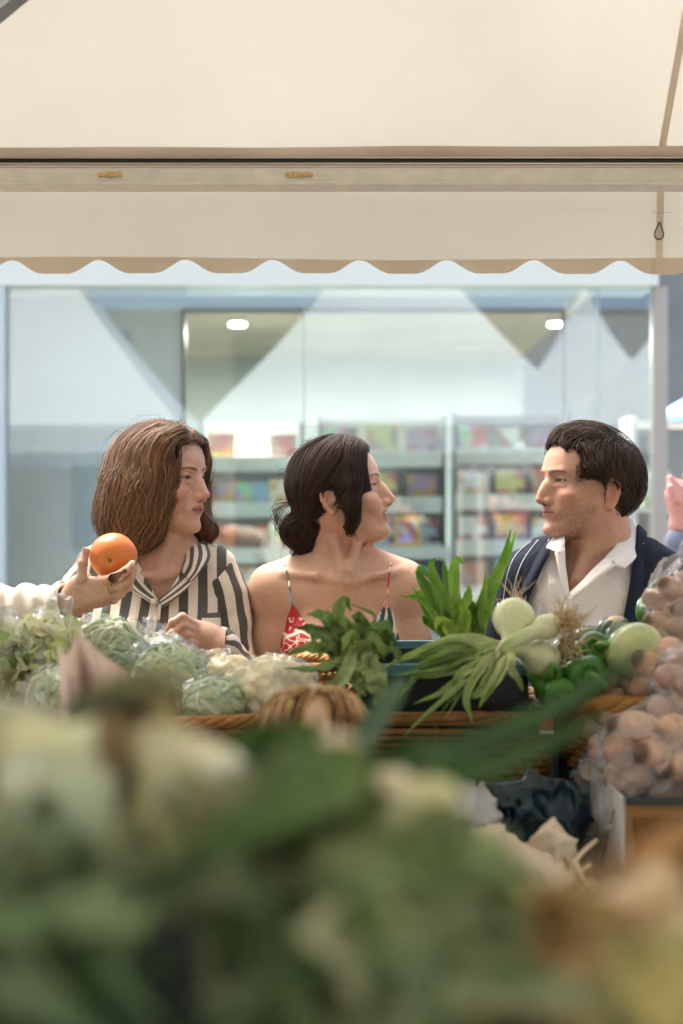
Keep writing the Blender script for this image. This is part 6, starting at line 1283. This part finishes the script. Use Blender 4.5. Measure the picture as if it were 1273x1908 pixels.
# =====================================================================
# the person holding the orange (mostly outside the frame), and a passer-by
# =====================================================================
def person_orange():
    Y0 = 2.52; J = lambda x, y, d=0: at(x, y, Y0+d)
    hd = np.array([-1.02, 2.50, 1.55]); fr = head_frame(hd, 80, -4, 0, .95)
    root = thing('person', 'person in a cream top, only forearm and ringed hand reaching in at the left', 'person', (hd[0], hd[1], 0))
    skin = (.58,.35,.245); S = Sdf(); S.tf(*fr, head_sdf('f')); cx, cy = hd[0]-.01, hd[1]
    S.chain([H(fr, 0, -22, -50), (cx, cy, 1.43), (cx, cy, 1.37)], [.052,.048,.055], k=.03)
    S.chain([J(-230, 1120, .05), J(40, 1150, .03), J(126, 1128, 0)], [.04, .030, .0225], k=.03)
    S.ell(J(140, 1118, -.004), (.028,.019,.024), k=.02, M=rotm(y=30))
    S.ell(J(168, 1104, -.012), (.036,.0165,.026), k=.018, M=rotm(y=28)); S.ell(J(186, 1098, -.018), (.022,.015,.022), k=.014, M=rotm(y=28))
    S.ell(J(146, 1098, -.012), (.018,.015,.024), k=.015)
    finger(S, [J(188, 1084, -.030), J(212, 1077, -.045), J(234, 1064, -.042), J(247, 1051, -.030)], .0098)
    finger(S, [J(198, 1096, -.026), J(222, 1093, -.036), J(243, 1079, -.030), J(250, 1064, -.018)], .0098)
    finger(S, [J(200, 1108, -.020), J(222, 1106, -.026), J(240, 1094, -.014), J(244, 1078, .0)], .0092)
    finger(S, [J(194, 1120, -.010), J(212, 1118, -.012), J(228, 1106, -.0), J(230, 1090, .014)], .0082)
    finger(S, [J(146, 1104, -.014), J(152, 1078, -.024), J(154, 1050, -.022), J(160, 1028, -.014)], .0112)
    S.ell((cx, cy, 1.25), (.08,.13,.16), k=.03); S.chain([(cx, cy-.1, 1.33), (cx+.03, cy-.14, 1.27), J(-230, 1120, .04)], [.05,.045,.04], k=.03)
    # tendons on the back of the hand
    for a, b_ in (((190,1086),(150,1118)), ((199,1098),(146,1124)), ((200,1110),(146,1130))): S.cone(J(*a, -.030), J(*b_, -.018), .0035, .003, k=.012)
    V, F = join([S.mesh(J(100, 1160, .05)-(.0,.10,.0), J(262, 1010, .04), .0014), S.mesh(hd-.13, hd+.13, .0035), S.mesh((cx-.15,cy-.3,.95), (J(101,0,0)[0],cy+.2,hd[2]-.12), .007)])
    C = np.tile(np.array(skin), (len(V), 1))*(1+.07*vnoise(V, 60, 1))[:, None]; px, py = pxy(V)
    C *= (1-.10*(np.sin(vnoise(V, 180, 5)*6) > .8))[:, None]
    for k_ in ((234,1064,-.042),(243,1079,-.03),(212,1077,-.045),(222,1093,-.036),(154,1050,-.022)):
        d = np.linalg.norm(V-J(*k_), axis=1); C *= 1-np.clip(1-d/.014, 0, 1)[:, None]*np.array([.02,.16,.18])
    obj('body', V, F, skin_material(), root, colors=C)
    for s in (-1, 1): eyeball(root, H(fr, s*31, 69.5, 0), .0125*fr[2], fr[1]@np.array([0, 1, 0.]))
    # nails
    nm = mat('fingernail', (.62,.36,.28), rough=.25, spec=.6)
    for P, n_, sz in ((J(158, 1026, -.0235), (0,-1,.15), .0055), (J(250, 1054, -.037), (.6,-.7,.3), .0045)):
        S2 = Sdf(); S2.ell(P, (sz*.8, .0018, sz*1.15)); V, F = S2.mesh(P-.012, P+.012, .0008); obj('fingernail', V, F, nm, root)
    # two thin gold rings on one finger
    gm = mat('gold', srgb('#e2b768'), rough=.2, metal=1)
    for t_ in (.42, .62):
        A, B = J(198, 1096, -.026), J(222, 1093, -.036); c = A*(1-t_)+B*t_+np.array([0,0,-.0005]); ax = (B-A)/np.linalg.norm(B-A); u = np.cross(ax, (0,0,1)); u /= np.linalg.norm(u); w = np.cross(ax, u)
        m = MB(); m.tube([c+.0104*(u*math.cos(a)+w*math.sin(a)) for a in np.linspace(0, 2*math.pi, 33)], .0009, 8, caps=False); m.build('ring', gm, root)
    T = Sdf(); T.ell((cx, cy+.02, 1.16), (.12,.17,.22), k=.04); T.ell((cx, cy+.02, 1.32), (.09,.18,.07), k=.05); T.chain([(cx, cy-.15, 1.33), (cx+.05, cy-.17, 1.27), J(-230, 1120, .0), J(40, 1147, .02), J(116, 1130, 0)], [.06,.055,.055,.047,.040], k=.03)
    T.chain([(cx, cy+.2, 1.33), (cx, cy+.22, 1.1), (cx+.1, cy+.16, .95)], [.055,.05,.04], k=.03); T.cone((cx, cy+.02, 1.0), (cx, cy+.02, .82), .14, .15, k=.06)
    cuffdir = (J(116,1130,0)-J(40,1147,.02)); cuffdir /= np.linalg.norm(cuffdir)
    def dz(p):
        t = (p-J(116,1130,0))@cuffdir; near = (p[:, 2] > 1.2) & (t > -.2); return fold(p, 13, .006, 7)+near*.0045*np.sin(t*170+2*vnoise(p, 18, 3))
    V, F = T.mesh((cx-.2,cy-.28,.7), (J(160,0,0)[0], cy+.32, 1.42), .0035, disp=dz); V = smooth_mesh(V, F, 1)
    V, F = cutf(V, F, lambda V: -((V-J(124,1129,0))@cuffdir), .0035)
    mc = mat('cream jersey', srgb('#d8cec0'), rough=.9, var=.05, vscale=60, bump=.3, bscale=700); tp = obj('top', V, F, mc, root)
    c = J(123,1129,0); u = np.cross(cuffdir, (0,0,1)); u /= np.linalg.norm(u); w = np.cross(cuffdir, u)
    m = MB(); m.tube([c+.038*(u*math.cos(a)+w*math.sin(a)) for a in np.linspace(0, 2*math.pi, 41)], .0035, 8, caps=False); m.build('cuff_hem', mc, tp)
    hs = Sdf(); hs.ell(H(fr, 0,-12,26), (.084,.104,.096), M=fr[1]); hs.chain([H(fr,0,-70,0), H(fr,0,-70,-110)], [.06,.04], k=.03); hs.ell(H(fr, 0,122,6), (.07,.06,.08), k=.012, op='s', M=fr[1])
    V, F = hs.mesh(hd-.2, hd+.17, .006, disp=lambda p: fold(p, 26, .006, 2, (1,1,.2))); obj('hair', V, F, hair_mat('plain brown hair', (.05,.03,.02), (.12,.08,.05)), root, colors=np.full((len(V),3), .4))
    legs_part(root, 'trousers', M_denim, cx, cy+.02, .86)
    # ---- the orange ----
    oc = J(211, 1036, .010); r = .0425; S = Sdf(); sd = np.array([.02, -.97, -.16]); sd /= np.linalg.norm(sd)
    S.ell(oc, (r*1.0, r, r*.97), k=0); S.ell(oc+sd*(r+.001), (.0045,)*3, k=.010, op='s')
    V, F = S.mesh(oc-.05, oc+.05, .0012, disp=lambda p: .00018*vnoise(p, 700, 2)+.0006*vnoise(p, 40, 3)); C = np.tile(np.array(srgb('#dd7f3c')), (len(V), 1)); C *= (1+.08*vnoise(V, 30, 5)-.05*(vnoise(V, 600, 6) > .3))[:, None]
    o = obj('orange', V, F, mat('orange peel', (1,1,1), rough=.38, attr=True, bump=.35, bscale=420, sss=.1, sssr=(1,.4,.1), bdist=.0008), None, colors=C, origin=oc); tag(o, 'ripe orange held up in the ringed hand by the striped shirt', 'orange')
    m = MB(); c = oc+sd*(r-.0035)
    a0 = np.cross(sd, (0,0,1)); a0 /= np.linalg.norm(a0); b0 = np.cross(sd, a0)
    for i in range(5): d = a0*math.cos(i*1.257)+b0*math.sin(i*1.257); m.tube([c, c+d*.0035+sd*.0008], [.0014,.0006], 6)
    m.tube([c-sd*.001, c+sd*.001], .0018, 8); m.build('calyx', mat('dry calyx', srgb('#7a7a3a'), rough=.8), o)
def person_passer():
    Y0 = 4.3; J = lambda x, y, d=0: at(x, y, Y0+d)
    hd = J(1330, 900, .0); fr = head_frame(hd, -60, 0, 0, 1.0); root = thing('person', 'passer-by in a blue-grey jacket at the right edge with one fist raised', 'person', (hd[0], Y0, 0))
    skin = (.58,.30,.26); S = Sdf(); S.tf(*fr, head_sdf('m')); S.chain([H(fr, 0,-24,-50), J(1335,1010)], [.058,.06], k=.03)
    S.chain([J(1290,1060,-.05), J(1268,980,-.12), J(1262,945,-.13)], [.035,.028,.026], k=.02); S.ell(J(1262,922,-.13), (.036,.03,.038), k=.02)
    for i in range(4): finger(S, [J(1256+i*7, 898+i*2, -.13), J(1249+i*6, 892+i*6, -.17), J(1248+i*6, 912+i*5, -.185), J(1256+i*5, 925+i*4, -.17)], .011)
    finger(S, [J(1268,930,-.14), J(1252,926,-.18), J(1250,908,-.19)], .012)
    V, F = join([S.mesh(hd-(.15,.15,.16), hd+.14, .004), S.mesh(J(1235,1010,-.22), J(1300,870,-.04), .0022)]); obj('body', V, F, skin_material(), root, colors=np.tile(np.array(skin), (len(V),1)))
    for s in (-1, 1): eyeball(root, H(fr, s*31, 69.5, 0), .0125, fr[1]@np.array([0, 1, 0.]))
    T = Sdf(); T.ell(J(1345,1150,.02), (.19,.12,.22), k=.04); T.chain([J(1335,1020), J(1280,1045), J(1268,1080,-.02), J(1275,1200,-.04), J(1275,1120,-.10), J(1268,1010,-.12)], [.06,.06,.06,.05,.05,.045], k=.03); T.chain([J(1335,1020), J(1400,1040), J(1425,1160), J(1420,1300)], [.06,.06,.055,.05], k=.03); T.cone(J(1340,1200,.02), J(1340,1420,.02), .15, .16, k=.05)
    V, F = T.mesh(J(1345,1450,-.3)-(.33,0,0), J(1345,985,.3)+(.35,0,0), .008, disp=lambda p: fold(p, 9, .01, 7)); obj('jacket', V, F, mat('blue grey cotton', srgb('#6b7486'), rough=.9), root)
    hs = Sdf(); hs.ell(H(fr,0,-12,30), (.084,.104,.092), M=fr[1]); hs.ell(H(fr,0,122,6), (.1,.07,.06), k=.012, op='s', M=fr[1]); V, F = hs.mesh(hd-.17, hd+.17, .008); obj('hair', V, F, mat('grey hair', (.12,.10,.09), rough=.8), root)
    legs_part(root, 'trousers', M_denim, hd[0], Y0+.02, J(0,1420)[2]+.03)
# ---------------- out-of-focus leeks in the foreground ----------------
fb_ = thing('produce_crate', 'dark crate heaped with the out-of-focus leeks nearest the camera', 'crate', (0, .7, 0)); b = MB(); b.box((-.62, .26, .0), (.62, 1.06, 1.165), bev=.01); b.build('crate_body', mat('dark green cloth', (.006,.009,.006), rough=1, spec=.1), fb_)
M_leek = mat('leek leaf', (1,1,1), rough=.5, attr=True, var=.2, vscale=30, translucent=.15)
M_shaft = mat('leek shaft', (1,1,1), rough=.35, attr=True, var=.06, vscale=30, sss=.1, sssr=(.9,1,.5))
def leek(label, root_, mid, ends, r=.016, seed=0, tuft=.03, rc='#c8ac80', cs='#e6dcae', cm='#93ab6a', cl='#6f8a6a', ce='#35562f', w=.024, group='leeks in the foreground heap', nroot=60, fan=4, SCL=.66):
    sc_ = lambda t: (t[0], t[1], t[2]*SCL); root_, mid, ends = sc_(root_), sc_(mid), [sc_(e_) for e_ in ends]; r *= SCL; tuft *= SCL; w *= SCL
    A = at(*root_); B = at(*mid); root = thing('leek', label, 'leek', A, group); rs = np.random.RandomState(seed)
    P = bez([A, (A+B)/2+rs.normal(size=3)*.004, B], 16); t = np.linspace(0, 1, 17)[:, None]; cc = np.clip((np.array(srgb(cs))*(1-t)+np.array(srgb(cm))*t)*1.15, 0, .85)
    m = MB(); rr = r*(1+.18*np.exp(-(t[:, 0]/.12)**2)); m.tube(P, rr, 16, cc, flat=.95); m.build('shaft', M_shaft, root)
    if tuft: roots_mesh(A, A-P[3], nroot, tuft, seed, r=.0011, col=rc, spread=.9, curl=.3).build('roots', M_root, root)
    dk_ = sum(srgb(cs)) < .55; fan = fan*2 if (w > .015 and dk_) else (fan+2 if fan > 1 else fan); w *= .9 if dk_ or fan == 1 else 1.15; kf = .85 if dk_ else 1.3
    for i in range(fan):
        E = at(*ends[i % len(ends)])+rs.normal(size=3)*np.array((.045,.03,.03))*SCL; D = (B-A)/np.linalg.norm(B-A); Mid = B+D*np.linalg.norm(E-B)*.45+rs.normal(size=3)*.012
        V, F, C = blade([B-D*.03, B+D*.04, Mid, E], w*rs.uniform(.8, 1.15), .5, cm, ce if rs.rand() < .6 else cl, .1, rs.uniform(-.8, .8), seed*7+i, n=22, nw=5, up=(rs.normal()*.3, -1, .6)); V2 = V; obj('leaf', V2, F, M_leek, root, colors=np.clip(C*np.array((1.5,1.24,1.08))*kf*rs.uniform(.7, 1.3), 0, .8))
    return root
G1, G2, DK = '#8fa086', '#5f7a50', '#2b4a22'
leek('leek with its cream end lying along the left edge', (178,1392,1.02), (20,1380,1.02), [(-160,1420,1.0),(-120,1500,.95)], .020, 1, .03, cs='#f4e8b4', cm='#e0d8a4')
leek('grey-green leek under the left edge one, its leaves hanging straight down', (60,1455,.98), (40,1560,.90), [(10,1800,.80),(90,1900,.78),(-30,1900,.8)], .022, 2, 0, cs='#c4c8ae', cm='#8fa083', cl=G1, w=.03)
leek('leek with a bright cream end pointing down right, left of centre', (432,1475,.98), (300,1395,1.04), [(225,1370,1.12),(240,1385,1.1),(205,1375,1.1)], .019, 3, .02, cs='#f7e6c2', cm='#c4c095', cl='#7d8a68')
leek('long grey-green leek running diagonally across the lower left', (285,1390,1.05), (330,1520,.95), [(520,1800,.80),(440,1760,.8),(330,1760,.85),(600,1850,.78),(260,1700,.85)], .020, 4, .02, cs='#d8cda0', cm='#8a9370', cl='#6e7c5a', w=.028)
leek('leek hanging vertically left of centre, pale green', (150,1480,.95), (145,1600,.88), [(150,1900,.76),(110,1850,.78),(190,1880,.76)], .022, 5, 0, cs='#b9bf98', cm='#93a382', cl='#7f9070', w=.026)
leek('leek with an orange-cream root end right of the brown root tuft', (630,1408,1.08), (590,1470,.98), [(470,1640,.85),(520,1600,.86),(430,1540,.9)], .0165, 6, .012, cs='#dfb98c', cm='#5f7a42', cl=DK, ce='#24421a', w=.03)
leek('leek with a rounded cream end, left one of the pair right of centre', (722,1485,.98), (720,1600,.90), [(640,1850,.78),(720,1880,.77),(600,1780,.8)], .019, 7, .012, cs='#ead8b0', cm='#7f9660', cl=G2)
leek('leek with the yellowest cream end, right one of the pair right of centre', (795,1490,.98), (815,1560,.92), [(800,1850,.78),(880,1860,.77),(760,1700,.84)], .021, 8, .012, cs='#ecdfa8', cm='#8fa36a', cl=G1)
leek('leek of dark green leaves in the middle of the heap', (560,1500,1.05), (520,1520,1.0), [(430,1440,1.02),(460,1560,.95),(640,1560,.9)], .018, 9, 0, cs='#5d7a42', cm='#3a5c28', cl='#2f5220', ce='#24451a', w=.036, fan=5)
leek('broad sage leek lying across the lower middle', (470,1640,.92), (600,1680,.86), [(800,1760,.80),(720,1840,.78),(860,1900,.76)], .022, 10, 0, cs='#a6ad84', cm='#84966a', cl='#7d906e', w=.032)
leek('pale sage leek in the lower middle beside the broad one', (560,1600,.92), (660,1690,.86), [(760,1900,.76),(680,1880,.77),(620,1900,.76)], .022, 11, 0, cs='#b3ba98', cm='#99a587', cl='#93a083', w=.032)
leek('leek with a yellow-cream shaft sloping down right at lower right', (905,1640,1.00), (1010,1720,.94), [(1120,1850,.86),(1060,1880,.84),(1000,1900,.84)], .018, 12, .02, cs='#e4cf9a', cm='#d8c98a', cl='#8fa060')
leek('second yellow-cream leek under the first at lower right', (960,1690,.95), (900,1780,.88), [(820,1900,.8),(900,1920,.8),(960,1900,.8)], .019, 13, .02, cs='#dcc68c', cm='#a9ab66', cl=G2)
leek('leek whose tan root tuft faces the camera at the bottom right', (1130,1740,.92), (1230,1660,1.0), [(1400,1600,1.1),(1420,1700,1.1)], .024, 14, .065, rc='#d0ac78', cs='#d9b98a', cm='#c9a878', nroot=150)
leek('leek with a shaggy tan root tuft in the bottom right corner', (1215,1830,.86), (1330,1750,.92), [(1500,1700,1.0)], .026, 15, .07, rc='#d8b98c', cs='#e2c79c', cm='#ccb083', nroot=160)
leek('leek with a brown-tan root tuft just above the bottom right corner', (1080,1850,.86), (1180,1900,.82), [(1300,2000,.8)], .024, 16, .06, rc='#c09a62', cs='#d3b37e', cm='#b5a86a', nroot=130)
leek('leek with pale beige shaft along the right edge at the bottom', (1180,1700,.98), (1290,1790,.92), [(1420,1850,.9)], .021, 17, .05, rc='#cfae80', cs='#dcc09a', cm='#cdb58c', nroot=90)
leek('dark leek deep in the bottom left of the heap', (20,1600,1.0), (60,1700,.9), [(200,1850,.85),(90,1900,.8),(20,1850,.8)], .02, 18, 0, cs='#4b6440', cm='#33502c', cl='#2d4a28', ce='#22401c', w=.034, fan=5)
leek('dark leek deep in the bottom centre of the heap', (420,1700,.95), (480,1760,.9), [(640,1850,.84),(560,1900,.8),(700,1900,.8)], .02, 19, 0, cs='#4b6440', cm='#3a5630', cl='#3a5630', ce='#28461e', w=.034, fan=5)
leek('leek with mid green leaves behind the cream pair', (700,1560,1.08), (640,1520,1.1), [(520,1440,1.15),(560,1500,1.1),(800,1600,1.0),(850,1640,1.0)], .018, 20, 0, cs='#6d8a4c', cm='#56783a', cl='#4c7034', ce='#36602a', w=.034, fan=6)
leek('leek with dull green leaves filling the left side of the heap', (240,1430,1.12), (200,1460,1.1), [(60,1440,1.1),(100,1560,1.0),(380,1560,1.0),(300,1640,.98)], .018, 21, 0, cs='#8a9a74', cm='#71845c', cl='#5f7350', ce='#4c6440', w=.036, fan=6)
leek('leek with olive leaves filling the lower right of the heap', (880,1620,1.06), (900,1700,1.0), [(1000,1800,.92),(800,1800,.92),(1060,1780,.98),(760,1700,.98)], .018, 22, 0, cs='#8a9a5c', cm='#7a8c50', cl='#66803e', ce='#4c6a30', w=.034, fan=6)
leek('leek with grey green leaves spread at the very bottom', (560,1760,.9), (620,1800,.86), [(740,1960,.78),(560,1960,.78),(860,1900,.8),(960,1940,.8)], .02, 23, 0, cs='#8f9c7c', cm='#80906c', cl='#74866a', w=.036, fan=6)
# single long leaf that arcs up to the right over the basket
r_ = leek('leek with one long dark green leaf arching up right in front of the basket', (600,1500,1.25), (680,1462,1.22), [(1235,1225,1.32)], .016, 24, 0, cs='#4f7040', cm='#3c6030', cl='#33592a', ce='#2f5a26', w=.018, fan=1, SCL=.64)
V, F, C = blade([at(660,1462,.78), at(800,1420,.78), at(1000,1340,.81), at(1120,1270,.84), at(1220,1205,.87)], .0085, .35, '#44683a', '#2f5a26', .05, .3, 5, n=30, nw=5, up=(0,-1,.8)); obj('leaf', V, F, M_leek, r_, colors=C)
V, F, C = blade([at(640,1430,.95), at(690,1360,.95), at(735,1290,.95), at(760,1262,.96)], .009, .4, '#7f9a78', '#5f7f58', .05, .2, 6, n=20, nw=5, up=(0,-1,.4)); obj('leaf', V, F, M_leek, r_, colors=C)
# brown root tuft in the middle distance
lt = thing('leek', 'leek with a big drooping brown root tuft in the centre, half in focus', 'leek', at(585,1350,1.62), 'leeks in the foreground heap'); m = MB(); rs = np.random.RandomState(4)
for i in range(520):
    a = rs.uniform(-1.35, 1.35); L_ = rs.uniform(.6, 1.0); P = [at(588+rs.normal()*10, 1288+rs.normal()*5, 1.78)]; ex = 588+122*math.sin(a)*L_; ey = 1300+100*L_*math.cos(a*.75)
    P += [at(588+70*math.sin(a)*L_, 1284+rs.uniform(0, 18), 1.76+rs.normal()*.012), at(588+100*math.sin(a)*L_, 1325+rs.normal()*6, 1.75+rs.normal()*.02), at(ex, ey+20, 1.75+rs.normal()*.02)]
    m.tube(bez(P, 10), [.0016-.00008*j for j in range(11)], 4, np.array(srgb(['#c49c70','#a98258','#e6c898','#c2a474'][rs.randint(4)]))*rs.uniform(.8, 1.15))
m.build('roots', M_root, lt); m = MB(); P = bez([at(588,1300,1.78), at(590,1350,1.70), at(600,1420,1.6)], 12); m.tube(P, np.linspace(.02, .018, 13), 14, np.array(srgb('#b9905f'))); m.build('shaft', M_shaft, lt)
V, F, C = blade([at(600,1420,1.6), at(610,1470,1.5), at(620,1530,1.4), at(600,1600,1.36)], .022, .5, '#b0a070', '#5d7a40', .05, .2, 6, n=16, nw=5, up=(0,-1,.4)); obj('leaf', V, F, M_leek, lt, colors=C)
person_striped(); person_sundress(); person_cardigan(); person_orange(); person_passer()
